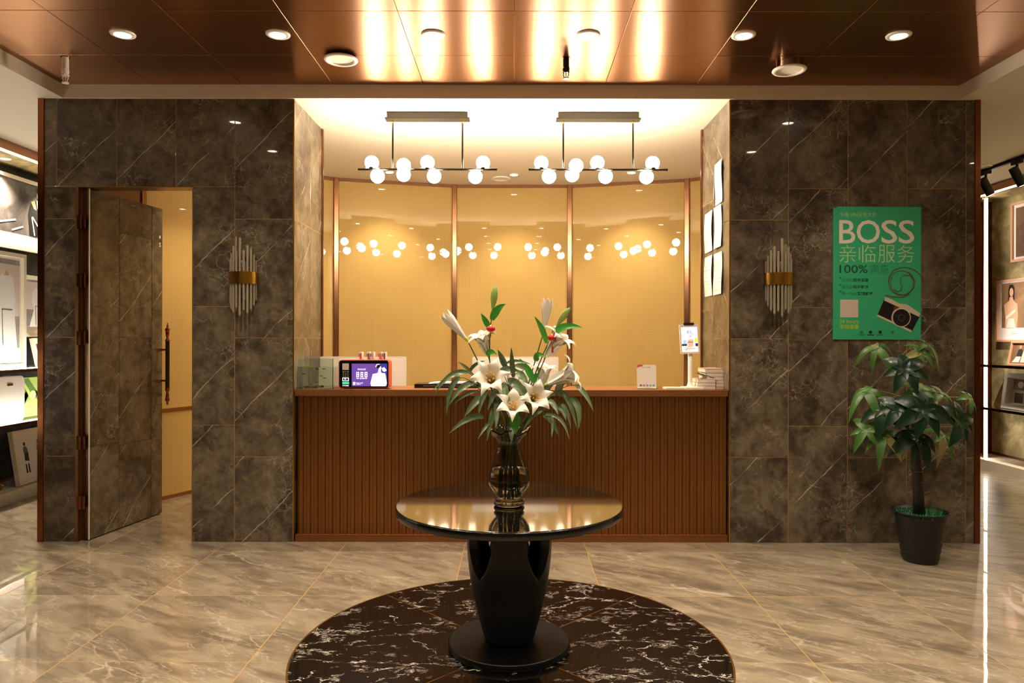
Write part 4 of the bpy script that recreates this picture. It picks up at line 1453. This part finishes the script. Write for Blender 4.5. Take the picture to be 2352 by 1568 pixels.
# display header downlights
for k, (x, y, lab) in enumerate(((-4.36, 6.27, 'downlight under the left display header, nearer one'), (-4.36, 7.15, 'downlight under the left display header, farther one'),
                                 (-4.36, 5.3, 'downlight under the left display header, out past the frame edge'))):
    t = thing('downlight', lab, 'downlight', (x, y, 2.9145), 0, 'display downlights')
    link('ring', RING_S, t)
    link('lens', LENS_S, t)
    spot(t, (0, 0, -.012), DOWN_W * 4.0, 120, .7, .03)
for k, (x, y) in enumerate(((4.2, 5.4), (4.2, 4.3), (4.2, 3.2))):  # unseen fill lamps, added to brighten the right aisle and its soffit
    t = thing('downlight', '%s added fill lamp, out of view in the white soffit above the right aisle floor' % ('farthest', 'middle', 'nearest')[k], 'downlight', (x, y, ZC), 0, 'added aisle fill lamps')
    link('ring', RING_S, t)
    link('lens', LENS_S, t)
    spot(t, (0, 0, -.012), DOWN_W * 1.3, 110, .7, .03)
t = thing('downlight', 'round white unlit downlight beside the track lights above the right aisle', 'downlight', (4.36, 6.83, ZC))
link('ring', ring_mesh(.07, .095), t)
MB().lathe([(0.0001, -.002), (.07, -.002)], 24).build('lens', 'white_plastic', t)


def speaker(px, py, label, drop):
    y = (ZK - H) * F / (CY - py)
    t = thing('ceiling_speaker', label, 'ceiling speaker', ((px - CX) * y / F, y, ZK - drop))
    MB().lathe([(.075, 0), (.100, -.004), (.103, -.010), (.098, -.016), (.078, -.018), (.072, -.010)], 36).build('bezel', 'white_metal', t)
    MB().lathe([(0.0001, -.006), (.05, -.007), (.073, -.009)], 30).build('grille', 'white_plastic', t)
    if drop > .02:
        b = MB().cyl((0, 0, 0), (0, 0, drop + .02), .066, .062, 28).build('driver_can', 'steel', t)
        for s_ in (-1, 1):
            MB().box(s_ * .07 - .008, s_ * .07 + .008, -.01, .01, 0, drop).build('spring_clip', 'copper', t)
    else:
        MB().cyl((0, 0, -.002), (0, 0, .006), .09, .085, 28).build('driver_can', 'black_matte', t)
    return t


speaker(782, 130, 'round white ceiling speaker fitted left of the bright pendant reflections', .012)
speaker(1812, 140, 'round white ceiling speaker hanging loose from the copper ceiling on the right', .045)
t = thing('ceiling_speaker', 'round white speaker in the alcove ceiling between the pendants', 'ceiling speaker', ((1150 - CX) * 7.35 / F, 7.35, ZC))
MB().lathe([(.075, 0), (.098, -.004), (.10, -.012), (.078, -.018), (.072, -.010)], 36).build('bezel', 'white_metal', t)
MB().lathe([(0.0001, -.006), (.05, -.007), (.073, -.009)], 30).build('grille', 'white_plastic', t)


def sprinkler(px, py_top, py_bot, label, mat, up=True):
    yq = (ZK - H) * F / (CY - py_top)
    L = (py_bot - py_top) * yq / F
    t = thing('fire_sprinkler', label, 'sprinkler', ((px - CX) * yq / F, yq, ZK))
    MB().cyl((0, 0, 0), (0, 0, -.003), .026, seg=20).build('escutcheon', 'copper', t)
    MB().cyl((0, 0, 0), (0, 0, -L * .46), .0195, seg=18).build('pipe', mat, t)
    MB().cyl((0, 0, -L * .46), (0, 0, -L * .52), .021, seg=6, smooth=False).cyl((0, 0, -L * .53), (0, 0, -L * .66), .0225, .019, seg=14).cyl((0, 0, -L * .67), (0, 0, -L * .72), .022, seg=6, smooth=False).build('fitting', mat, t)
    for s_ in (-1, 1):
        MB().tube([(s_ * .013, 0, -L * .71), (s_ * .017, 0, -L * .80), (s_ * .010, 0, -L * .92), (0, 0, -L * .96)], .0028, 6).build('frame_arm', mat, t)
    MB().cyl((0, 0, -L * .72), (0, 0, -L * .95), .0025, seg=8).build('bulb', mat, t)
    MB().cyl((0, 0, -L * .96), (0, 0, -L), .019, .020, seg=16).build('deflector', mat, t)


sprinkler(149, 133, 193, 'white fire sprinkler near the left corner of the copper ceiling', 'white_metal')
sprinkler(1299, 133, 181, 'dark metal fire sprinkler in the bright middle of the copper ceiling', 'chrome_dark')

# ---- black track lights in the right aisle
tk = thing('track_rail', 'black ceiling track rail above the right aisle', 'track rail', (4.47, 5.6, ZC))
MB().box(-.018, .018, -1.6, 1.5, -.028, -.0005).build('rail', 'black_matte', tk)
MB().box(-.018, .018, 1.5, 1.52, -.032, -.0005).build('end_cap', 'black_plastic', tk)
for k, (y, lab) in enumerate(((6.50, 'black cylinder track spotlight, nearer one above the right aisle'), (6.93, 'black cylinder track spotlight, farther one beside the marble edge'),
                              (5.4, 'black cylinder track spotlight above the right aisle, out of the picture'))):
    t = thing('track_spotlight', lab, 'spotlight', (4.47, y, ZC - .0285), 0, 'black track spotlights')
    MB().box(-.016, .016, -.06, .06, -.03, 0).build('adapter', 'black_matte', t)
    MB().cyl((0, 0, -.03), (0, 0, -.085), .011, seg=12).build('stem', 'black_matte', t)
    d = Vector((.62, .10, -1)).normalized()
    p0 = Vector((0, 0, -.13)) - d * .075
    MB().cyl(p0, p0 + d * .17, .038, seg=24).build('head', 'black_matte', t)
    MB().cyl(p0 + d * .1705, p0 + d * .1725, .030, seg=20).build('lens', 'lamp', t)
    o = spot(t, p0 + d * .19, DOWN_W * 4.0, 75, .6, .03)
    o.rotation_mode = 'QUATERNION'
    o.rotation_quaternion = (-d).to_track_quat('Z', 'Y')

# ================================================================== ROUND TABLE
TX, TY, TZ, TR = -.018, 3.27, .642, .503
t = thing('round_table', 'round black lacquer pedestal table holding the lily vase', 'table', (TX, TY, 0.003))
MB().disc(TR, -.036, -.003, .004, 128).build('table_top', 'black_lacquer', t, (0, 0, TZ - .003))
MB().disc(TR - .003, -.003, 0, .001, 128).build('glass_top', 'table_top', t, (0, 0, TZ - .003))
MB().disc(.271, 0, .031, .005, 96).build('base_disc', 'black_satin', t)
# barrel pedestal with four tear-shaped openings
ZTP = TZ - .04


def ped_r(z):
    return .1065 + .083 * math.sin(min(1, max(0, z - .03) / .46) * PI / 2) ** .95


zs = [.030 + (ZTP - .030) * k / 36 for k in range(37)]
ztip = .345


def opening(z):
    if z <= ztip:
        return 0.0
    u = (z - ztip) / (ZTP - ztip)
    w_ = math.sqrt(min(1, u / .45)) if u < .45 else 1.0
    return math.radians(21.5) * w_ * (1 - .10 * max(0, u - .6))


NS = 20
b = MB()
vs, fs = [], []
for q in range(4):
    base = len(vs)
    for z in zs:
        hw = PI / 4 - opening(z)
        r = ped_r(z)
        for i in range(NS + 1):
            a = -PI / 2 + q * PI / 2 + hw * (2 * i / NS - 1)
            vs.append((r * math.cos(a), r * math.sin(a), z))
    for k in range(len(zs) - 1):
        for i in range(NS):
            a = base + k * (NS + 1) + i
            fs.append((a, a + 1, a + NS + 2, a + NS + 1))
b.add(vs, fs, True)
pd = b.build('pedestal', 'black_satin', t)
bm_ = bmesh.new()
bm_.from_mesh(pd.data)
bmesh.ops.remove_doubles(bm_, verts=bm_.verts, dist=1e-4)
bm_.to_mesh(pd.data)
bm_.free()
md = pd.modifiers.new('thickness', 'SOLIDIFY')
md.thickness = .085
md.offset = -1

# ================================================================== VASE
VX, VY, VZ = (1170 - CX) * 3.22 / F, 3.22, TZ + .001
vz = lambda py: H - (py - CY) * 3.22 / F - VZ
outer = [(.0001, .0), (.058, .0), (.067, .005), (.068, .013), (.063, .018), (.057, .021), (.063, .024), (.068, .030), (.067, .037), (.060, .042), (.057, .046), (.072, .065), (.088, .090), (.0925, .115),
         (.088, .145), (.076, .180), (.064, .215), (.056, .245), (.0545, .270), (.057, .290), (.066, .305), (.082, .318), (.090, .328)]


def ruff(k, r, z, t_):
    n_ = len(outer)
    kk = min(k, 2 * n_ - 1 - k)
    if kk >= n_ - 3:
        s_ = (kk - (n_ - 4)) / 3
        w_ = math.sin(7 * t_) * s_
        return r * (1 + .10 * w_), z + .012 * w_ + .006 * math.sin(3 * t_ + 1) * s_
    if 0.05 < z < .26:
        return r * (1 + .010 * math.sin(12 * t_ + z * 18)), z
    return r, z


inner = [(max(.0001, r - .0035), max(z, .008)) for r, z in outer][::-1]
v_ = thing('glass_vase', 'smoky glass vase with ruffled rim on the black table', 'vase', (VX, VY, VZ))
MB().lathe(outer + inner, 64, True, ruffle=ruff).build('vase_body', 'vase_glass', v_)
wp = [(r, z) for r, z in inner[::-1] if z < .168]
wp = [(max(.0001, r - .0014), z + .001) for r, z in wp] + [(.0755, .168), (.0001, .168)]
MB().lathe(wp, 48).build('vase_water', 'water', v_)
VM = Vector((VX, VY, VZ + .30))


# ================================================================== FLOWERS AND FOLIAGE
def bez(p0, p1, p2, n_):
    return [p0 * (1 - s) ** 2 + p1 * 2 * s * (1 - s) + p2 * s * s for s in [k / n_ for k in range(n_ + 1)]]


def blade(p0, p1, p2, width, mat, parent, name='leaf', fold=.25, seg=10, side=None, base=.35):
    """a lance shaped leaf along a curve with a folded midrib; given in the parent's coordinates"""
    P = bez(Vector(p0), Vector(p1), Vector(p2), seg)
    vs, fs = [], []
    view = Vector((0, -1, .25)).normalized() if side is None else Vector(side).normalized()
    for k, p in enumerate(P):
        s = k / seg
        d = (P[min(k + 1, seg)] - P[max(k - 1, 0)]).normalized()
        w_ = d.cross(view)
        if w_.length < 1e-4:
            w_ = Vector((1, 0, 0))
        w_.normalize()
        nrm = w_.cross(d).normalized()
        prof = (math.sin(PI * min(1, (s * .92 + .08)) ** .75)) ** .9 if s < .999 else 0.0
        hw = width * .5 * max(prof, base * max(0, .25 - s) * 2)
        vs += [p - w_ * hw - nrm * (-fold * hw), p - w_ * hw * .5 + nrm * (fold * hw * .35), p, p + w_ * hw * .5 + nrm * (fold * hw * .35), p + w_ * hw + nrm * (fold * hw)]
    for k in range(seg):
        for i in range(4):
            a = k * 5 + i
            fs.append((a, a + 1, a + 6, a + 5))
    b = MB().add(vs, fs, True)
    return b.build(name, mat, parent)


def petal_mesh(L, R, openf, wmax, curl):
    """one petal in local coords: axis +Z, radial +X"""
    nt, nw = 14, 6
    vs, fs = [], []
    for k in range(nt + 1):
        s = k / nt
        # radial and axial profile
        tube = .006 + .019 * min(1, s / .55) ** 1.2
        fl = max(0, (s - .45) / .55)
        r = tube + (R - .03) * openf * fl ** 1.6
        z = L * (min(s, .55) / .55 * .72 + (s > .55) * (.28 * math.sin(min(1, (s - .55) / .45) * PI * (.5 + .35 * openf * curl)) * (1 - .35 * openf)))
        w_ = wmax * (.28 + .72 * math.sin(PI * min(1, s * .80 + .06)) ** 1.0) * (1 - max(0, s - .62) / .38) ** .62 if s < 1 else .0005
        for j in range(nw + 1):
            u = j / nw * 2 - 1
            x = r + (1 - openf * .6) * (-.30 * w_) * u * u + .10 * w_ * abs(u) * openf * fl
            if s < .5:
                x = r * math.cos(u * w_ / max(r, .004) * .8) if r > 0 else r
            vs.append((x, u * w_, z + .004 * math.cos(u * 3) * fl))
    for k in range(nt):
        for j in range(nw):
            a = k * (nw + 1) + j
            fs.append((a, a + 1, a + nw + 2, a + nw + 1))
    return MB().add(vs, fs, True).mesh('petal', 'petal')


PET_OPEN = [petal_mesh(.140, .096, 1.0, .0245, 1.0), petal_mesh(.143, .090, 1.0, .034, .9)]
PET_BUD = [petal_mesh(.160, .036, .22, .012, .3), petal_mesh(.163, .032, .22, .0155, .3)]
THROAT = MB().lathe([(.0035, -.016), (.0075, .0), (.0095, .012), (.008, .016)], 14).mesh('throat', 'throat')


def flower(parent, loc, axis, kind, scale=1.0, spin=0.0):
    e = bpy.data.objects.new('flower', None)
    e.empty_display_size = .02
    COL.objects.link(e)
    e.parent = parent
    e.location = loc
    q = Vector(axis).normalized().to_track_quat('Z', 'Y')
    e.rotation_mode = 'QUATERNION'
    e.rotation_quaternion = q
    e.scale = (scale,) * 3
    pets = {'open': PET_OPEN, 'bud': PET_BUD}[kind]
    for k in range(6):
        link('petal', pets[k % 2], e, (0, 0, 0), (0, 0, spin + k * PI / 3))
    link('throat', THROAT, e)
    if kind == 'open':
        for k in range(6):
            a = k * PI / 3 + .5
            b = MB().tube([(.003 * math.cos(a), .003 * math.sin(a), .02), (.008 * math.cos(a), .008 * math.sin(a), .08), (.016 * math.cos(a), .016 * math.sin(a), .112)], .0012, 5)
            b.sphere((.017 * math.cos(a), .017 * math.sin(a), .113), .0042, 8, 6, (1, 1, .7))
            b.build('stamen', 'anther', e)
    return e


def fp(px, py, dy=0.0):
    return at(px, py, VY + dy) - Vector((VX, VY, VZ))


def zf(zx, zy, dy=0.0):
    return fp(960 + zx * .2423, 640 + zy * .2423, dy)


def stem_thing(label, top, ctrl=None, r=.0032, dy=0.0, mat='stem', group='lily stems in the vase', cat='flower', name='lily_stem'):
    t = thing(name, label, cat, (VX, VY, VZ), 0, group)
    n_ = stem_thing.k
    stem_thing.k += 1
    a = n_ * 2.4
    foot = Vector((.035 * math.cos(a), .035 * math.sin(a), .030))
    neck = Vector((.030 * math.cos(a + .4), .028 * math.sin(a + .4), .28))
    nd = Vector(top)
    P = bez(foot, (foot + neck) / 2, neck, 4)[:-1] + bez(neck, ctrl if ctrl is not None else (neck + nd) / 2 + Vector((0, 0, .03)), nd, 8)
    MB().tube(P, r, 7, .8).build('stem', mat, t)
    return t


stem_thing.k = 0

# 1 closed white trumpet, far left
p = fp(1073, 781, -.02)
t = stem_thing('lily stem with a closed white trumpet leaning far left', p, fp(1110, 850, -.01))
flower(t, p, fp(1022, 722, -.04) - p, 'bud', .98)
# 2 open flower seen from the side, upper left
p = fp(1121, 815, .03)
t = stem_thing('lily stem with an upward open flower in front of the left green bud', p, fp(1140, 880, .02))
flower(t, p, fp(1108, 775, .005) - p, 'open', .82, .3)
# 3 large front facing flower
p = fp(1128, 872, -.06)
t = stem_thing('lily stem with the largest front facing white bloom', p, fp(1150, 920, -.02))
ax = Vector((-.08, -1, .42)).normalized(); flower(t, p - ax * .075, ax, 'open', 1.04, .15)
# 4 upright white bud, top right
p = fp(1249, 760, .01)
t = stem_thing('lily stem with an upright half open white trumpet at the upper right', p, fp(1215, 880, .01))
flower(t, p, fp(1258, 690, 0) - p, 'bud', .92, .4)
blade(zf(1220, 610, .0), zf(1180, 450, .0), zf(1100, 355, -.02), .026, 'leaf_bright', t)
# 5 open flower upper right
p = fp(1254, 817, .0)
t = stem_thing('lily stem with an open bloom behind the right red lantern', p, fp(1225, 890, .0))
flower(t, p, fp(1290, 772, -.03) - p, 'open', .95, .0)
blade(zf(1120, 780, 0), zf(1120, 690, -.02), zf(1200, 735, -.03), .030, 'leaf_bright', t)
# 6 side-on flower, right
p = fp(1259, 880, -.04)
t = stem_thing('lily stem with a side-on bloom pointing right', p, fp(1235, 925, -.02))
flower(t, p, fp(1330, 847, -.06) - p, 'open', 1.0, .5)
# 7 front right lower
p = fp(1226, 914, -.09)
t = stem_thing('lily stem with a low bloom turned towards the right front', p, fp(1205, 950, -.05))
ax = Vector((.35, -1, .35)).normalized(); flower(t, p - ax * .07, ax, 'open', .92, .2)
# 8 lowest
p = fp(1178, 941, -.10)
t = stem_thing('lily stem with the lowest bloom just above the vase rim', p + Vector((0, .03, -.01)), fp(1172, 975, -.04))
ax = Vector((.05, -1, .75)).normalized(); flower(t, p - ax * .06, ax, 'open', .95, .45)
# 9 behind right
p = fp(1245, 890, .05)
t = stem_thing('lily stem with a half hidden bloom behind the side-on flower', p, fp(1220, 930, .03))
flower(t, p, (.1, -.2, 1), 'open', .8, .1)
# green buds
def bud(parent, base, tip, r, mat='bud_green'):
    d = Vector(tip) - Vector(base)
    L = d.length
    b = MB().lathe([(.0025, 0), (r * .55, L * .18), (r * .95, L * .45), (r, L * .62), (r * .72, L * .84), (r * .3, L * .96), (.0006, L)], 6 * 3,
                   ruffle=lambda k, rr, zz, tt: (rr * (1 + .10 * math.cos(3 * tt)), zz))
    o = b.build('bud', mat, parent, base)
    o.rotation_mode = 'QUATERNION'
    o.rotation_quaternion = d.to_track_quat('Z', 'Y')


p = fp(1131, 713, .0)
t = stem_thing('lily stem with a tall green bud at the top left', p, fp(1110, 850, .01))
bud(t, p, fp(1138, 655, .0), .0155)
blade(zf(700, 390, -.005), zf(745, 270, -.02), zf(835, 240, -.03), .036, 'leaf_bright', t)
blade(zf(675, 465, .0), zf(640, 400, -.01), zf(595, 325, -.01), .026, 'leaf_bright', t)
blade(zf(650, 722, 0), zf(690, 670, -.02), zf(748, 722, -.03), .028, 'leaf_bright', t)
p = fp(1279, 748, .0)
t = stem_thing('lily stem with a slanted green bud at the top right', p, fp(1215, 870, .0))
bud(t, p, fp(1309, 706, -.02), .0145)
blade(zf(1280, 520, -.01), zf(1390, 410, -.02), zf(1565, 465, -.04), .034, 'leaf_bright', t)
blade(zf(1085, 960, -.02), zf(1060, 860, -.02), zf(955, 750, -.02), .030, 'leaf_bright', t)
blade(zf(1090, 985, -.04), zf(1100, 920, -.05), zf(1157, 895, -.06), .030, 'leaf_bright', t)

# drooping blade foliage: three dark canes
CANES = [('dark cane with drooping sage blade leaves on the left of the bouquet', (600, 1000), .0, [
    ((470, 885), (290, 850), (150, 1110), .034), ((480, 890), (300, 880), (125, 1075), .026), ((400, 935), (285, 990), (272, 1300), .036), ((540, 985), (400, 990), (288, 1215), .042),
    ((560, 1065), (440, 1080), (338, 1192), .026), ((625, 1090), (530, 1170), (438, 1312), .046), ((660, 1050), (590, 1150), (578, 1285), .034),
    ((625, 1310), (480, 1270), (290, 1475), .042), ((495, 880), (450, 830), (380, 785), .022), ((490, 880), (540, 790), (640, 780), .024)]),
         ('upright cane with sage blade leaves in the middle of the bouquet', (880, 960), -.05, [
    ((905, 930), (890, 800), (885, 645), .034), ((830, 840), (800, 760), (755, 668), .040), ((800, 990), (800, 1060), (885, 1205), .062), ((850, 970), (960, 960), (1095, 1250), .060),
    ((940, 890), (1000, 900), (1055, 1065), .048), ((1020, 850), (960, 800), (880, 850), .036), ((780, 870), (850, 820), (1010, 905), .034), ((935, 1000), (950, 1110), (930, 1235), .030),
    ((770, 1195), (700, 1240), (655, 1545), .044), ((860, 1430), (900, 1380), (885, 1568), .046), ((700, 1350), (630, 1400), (565, 1530), .020), ((780, 1010), (720, 1060), (660, 1250), .040),
    ((840, 800), (920, 750), (1080, 815), .020), ((740, 1180), (760, 1300), (735, 1420), .034), ((1000, 1020), (1060, 1100), (1070, 1220), .034)]),
         ('dark cane with drooping sage blade leaves on the right of the bouquet', (1220, 1080), .0, [
    ((1340, 1065), (1440, 1080), (1512, 1440), .036), ((1440, 1125), (1560, 1170), (1520, 1445), .044), ((1490, 1005), (1590, 1050), (1668, 1262), .034), ((1300, 1200), (1390, 1220), (1405, 1350), .034),
    ((1360, 1185), (1430, 1220), (1455, 1452), .026), ((1190, 1290), (1270, 1290), (1340, 1505), .044), ((1210, 1285), (1390, 1270), (1437, 1535), .024), ((1265, 1300), (1290, 1390), (1265, 1505), .020),
    ((1170, 1110), (1230, 1010), (1320, 965), .046), ((1320, 1110), (1340, 960), (1425, 985), .050), ((1180, 1250), (1080, 1290), (990, 1440), .022), ((1100, 1290), (1060, 1340), (1000, 1430), .018),
    ((1240, 1150), (1300, 1180), (1330, 1290), .036)])]
for lab, tp, dd, lv in CANES:
    t = stem_thing(lab, zf(tp[0], tp[1], dd), None, .004, 0, 'stem', 'leafy canes in the vase', 'foliage', 'foliage_cane')
    top = zf(tp[0], tp[1], dd)
    for k, (a, c, e, w_) in enumerate(lv):
        d0 = dd + random.uniform(-.05, .03)
        A, C_, E = zf(*a, d0), zf(*c, d0 - .03), zf(*e, d0 - .05)
        mt = 'leaf_sage'
        blade(A, C_, E, w_ * .68, mt, t)
        # petiole from the cane to the leaf
        dist = (A - top).length
        P = bez(top * .35 + Vector((0, 0, .28)) * .65 if k % 2 else top * .7 + Vector((0, 0, .28)) * .3, (A + top) / 2 + Vector((0, 0, .02)), A, 5)
        MB().tube(P, .0016, 5).build('petiole', 'stem', t)
t = stem_thing('bright green broad leaf at the vase rim', zf(915, 1300, -.09), None, .003, 0, 'stem_pale', 'leafy canes in the vase', 'foliage', 'broad_leaf')
blade(zf(915, 1285, -.09), zf(930, 1360, -.11), zf(925, 1470, -.10), .048, 'leaf_bright', t)
t = stem_thing('pale cut stem standing left in the vase', zf(775, 1230, -.03), None, .0042, 0, 'stem_pale', 'leafy canes in the vase', 'foliage', 'cut_stem')
t = stem_thing('pale cut stem standing in the middle of the vase', zf(870, 1260, -.03), None, .0042, 0, 'stem_pale', 'leafy canes in the vase', 'foliage', 'cut_stem')


# red lantern ornaments
def lantern(px, py, dy, label, tassel):
    c = at(px, py, VY + dy)
    t = thing('lantern_ornament', label, 'ornament', c, 0, 'red lantern ornaments')
    r = .0185
    MB().lathe([(r * math.cos(a) * (1.0) + .0005, r * .72 * math.sin(a)) for a in [-PI / 2 * .8 + PI * .8 * k / 10 for k in range(11)]], 32,
               ruffle=lambda k, rr, zz, tt: (rr * (1 + .04 * math.cos(16 * tt)), zz)).build('lantern_body', 'lantern_red', t)
    for s_ in (1, -1):
        MB().cyl((0, 0, s_ * r * .64), (0, 0, s_ * r * .86), r * .50, r * .38, seg=18).build('gold_cap', 'brass', t)
    MB().tube([(0, 0, r * .8), (.001, 0, r * 1.6), (0, .004, r * 2.2)], .0009, 5).build('hanging_loop', 'brass', t)
    if tassel:
        MB().cyl((0, 0, -r * .86), (.001, 0, -r * 2.0), .0009, seg=6).cyl((.001, 0, -r * 2.0), (.002, 0, -r * 3.5), .0025, .0045, seg=8).build('tassel', 'lantern_red', t)
    else:
        MB().cyl((0, 0, -r * .86), (.002, 0, -r * 1.9), .001, .0018, seg=6).build('tassel', 'lantern_red', t)


lantern(1127, 755, -.035, 'small red lantern ornament hanging on the left lily stem', False)
lantern(1268, 775, -.045, 'small red lantern ornament with tassel hanging on the right lily stem', True)

# ================================================================== POTTED PLANT
PTX, PTY = 2.53, 4.55
pt = thing('plant_pot', 'ribbed black plastic pot standing in front of the right marble wall', 'pot', (PTX, PTY, 0.002))
prof = [(.0001, .0), (.098, .0), (.101, .006)]
for k in range(7):
    z = .02 + .04 * k
    r = .102 + .045 * (z / .30)
    prof += [(r, z), (r + .004, z + .012), (r + .0035, z + .034)]
prof += [(.158, .300), (.162, .306), (.160, .312), (.152, .310), (.140, .27), (.0001, .265)]
MB().lathe(prof, 48).build('pot_wall', 'pot', pt)
b = MB()
for k in range(420):
    a, r = random.uniform(0, 2 * PI), .138 * math.sqrt(random.random())
    if r < .03:
        continue
    x, y = r * math.cos(a), r * math.sin(a)
    tall = .045 if (x > .03 and y < .06) else .022
    p0 = Vector((x, y, .266))
    p1 = p0 + Vector((random.uniform(-.03, .03), random.uniform(-.03, .03), random.uniform(.4, 1) * tall + .02))
    s_ = Vector((random.uniform(-1, 1), random.uniform(-1, 1), 0)).normalized() * .0035
    m_ = (p0 + p1) / 2
    b.add([p0 - s_, p0 + s_, m_ + s_, m_ - s_, p1], [(0, 1, 2, 3), (3, 2, 4)], False)
o = b.build('artificial_grass', 'grass', None, (PTX, PTY, .002))
tag(o, 'bright green artificial grass filling the black plant pot', 'grass')
o['kind'] = 'stuff'
pl = thing('money_tree', 'money tree plant with dark and light palmate leaves in the black pot', 'plant', (PTX, PTY, .265))


def lp(px, py, dy=0.0):
    return at(px, py, PTY + dy) - Vector((PTX, PTY, .265))


TP = [lp(2112, 1172), lp(2109, 1110), lp(2105, 1060), lp(2103, 1010), lp(2098, 950)]
TP[0].z = .004
MB().tube([TP[0], TP[1], TP[2], TP[3]], .034, 14, .72).tube([TP[3], TP[4], lp(2105, 880), lp(2110, 820)], .020, 10, .5).build('trunk', 'trunk', pl)
for py, r in ((1080, .0345), (1105, .0335), (1130, .0325), (1155, .033)):
    c = lp(2108 + (py - 1080) * .05, py)
    MB().lathe([(.0, -.002), (r - .004, -.002), (r - .003, .0), (r - .004, .002), (.0, .002)], 18).build('leaf_scar', 'trunk_ring', pl, c)


def cluster(px, py, dy, axis, R, n_, mat, droop, spin=0.0):
    c = lp(px, py, dy)
    ax = Vector(axis).normalized()
    root = TP[4] + Vector((0, 0, max(-.1, min(.25, c.z - TP[4].z)) * .5))
    P = bez(root, (root + c) / 2 + Vector((0, 0, .05)), c, 6)
    MB().tube(P, .0035, 6, .7).build('petiole', 'stem_pale' if mat != 'plant_dark' else 'stem', pl)
    u = ax.orthogonal().normalized()
    v = ax.cross(u)
    for k in range(n_):
        a = spin + 2 * PI * k / n_ + random.uniform(-.15, .15)
        d = u * math.cos(a) + v * math.sin(a)
        L = R * random.uniform(.75, 1.15)
        e = c + d * L - ax * (L * droop * .45) + Vector((0, 0, -L * droop * .5))
        m_ = c + d * L * .55 + ax * (L * .10)
        blade(c, m_, e, L * (.50 if mat == 'plant_dark' else .36), mat if random.random() > .12 or mat == 'plant_dark' else 'plant_dry', pl, 'leaf', .18, 10, ax, .2)


for a in ((2116, 808, -.02, (.15, -.8, .6), .13, 6, 'plant_light', .5, .2), (2078, 846, -.16, (-.1, -.9, .5), .155, 7, 'plant_dark', .35, .1),
          (2113, 894, -.10, (.1, -.7, .8), .12, 6, 'plant_light', .35, .5), (2065, 938, -.20, (-.2, -.9, .5), .135, 7, 'plant_dark', .35, .0),
          (2121, 938, -.24, (.0, -.9, .35), .17, 7, 'plant_dark', .45, .4), (2205, 966, -.16, (.35, -.9, .3), .155, 7, 'plant_dark', .25, .1),
          (2227, 912, .02, (.5, -.6, .5), .11, 6, 'plant_light', .5, .3), (1990, 897, .02, (-.5, -.5, .7), .14, 5, 'plant_light', 1.0, .0),
          (2012, 798, .10, (-.4, -.6, .6), .13, 5, 'plant_light', 1.2, .5), (1990, 985, -.02, (-.5, -.7, .4), .13, 6, 'plant_light', .5, .2),
          (2030, 998, -.06, (-.4, -.6, .7), .14, 6, 'plant_light', .9, .1), (2107, 1003, -.14, (0, -.8, .5), .15, 7, 'plant_dark', .9, .3),
          (2165, 1000, -.02, (.2, -.7, .6), .14, 6, 'plant_light', 1.0, .2), (2030, 940, -.08, (-.5, -.7, .4), .14, 6, 'plant_dark', .6, .5),
          (2160, 900, .06, (.3, -.5, .7), .13, 6, 'plant_light', .6, .1), (2130, 790, .02, (.5, -.5, .7), .12, 5, 'plant_light', .6, .6)):
    cluster(*a)
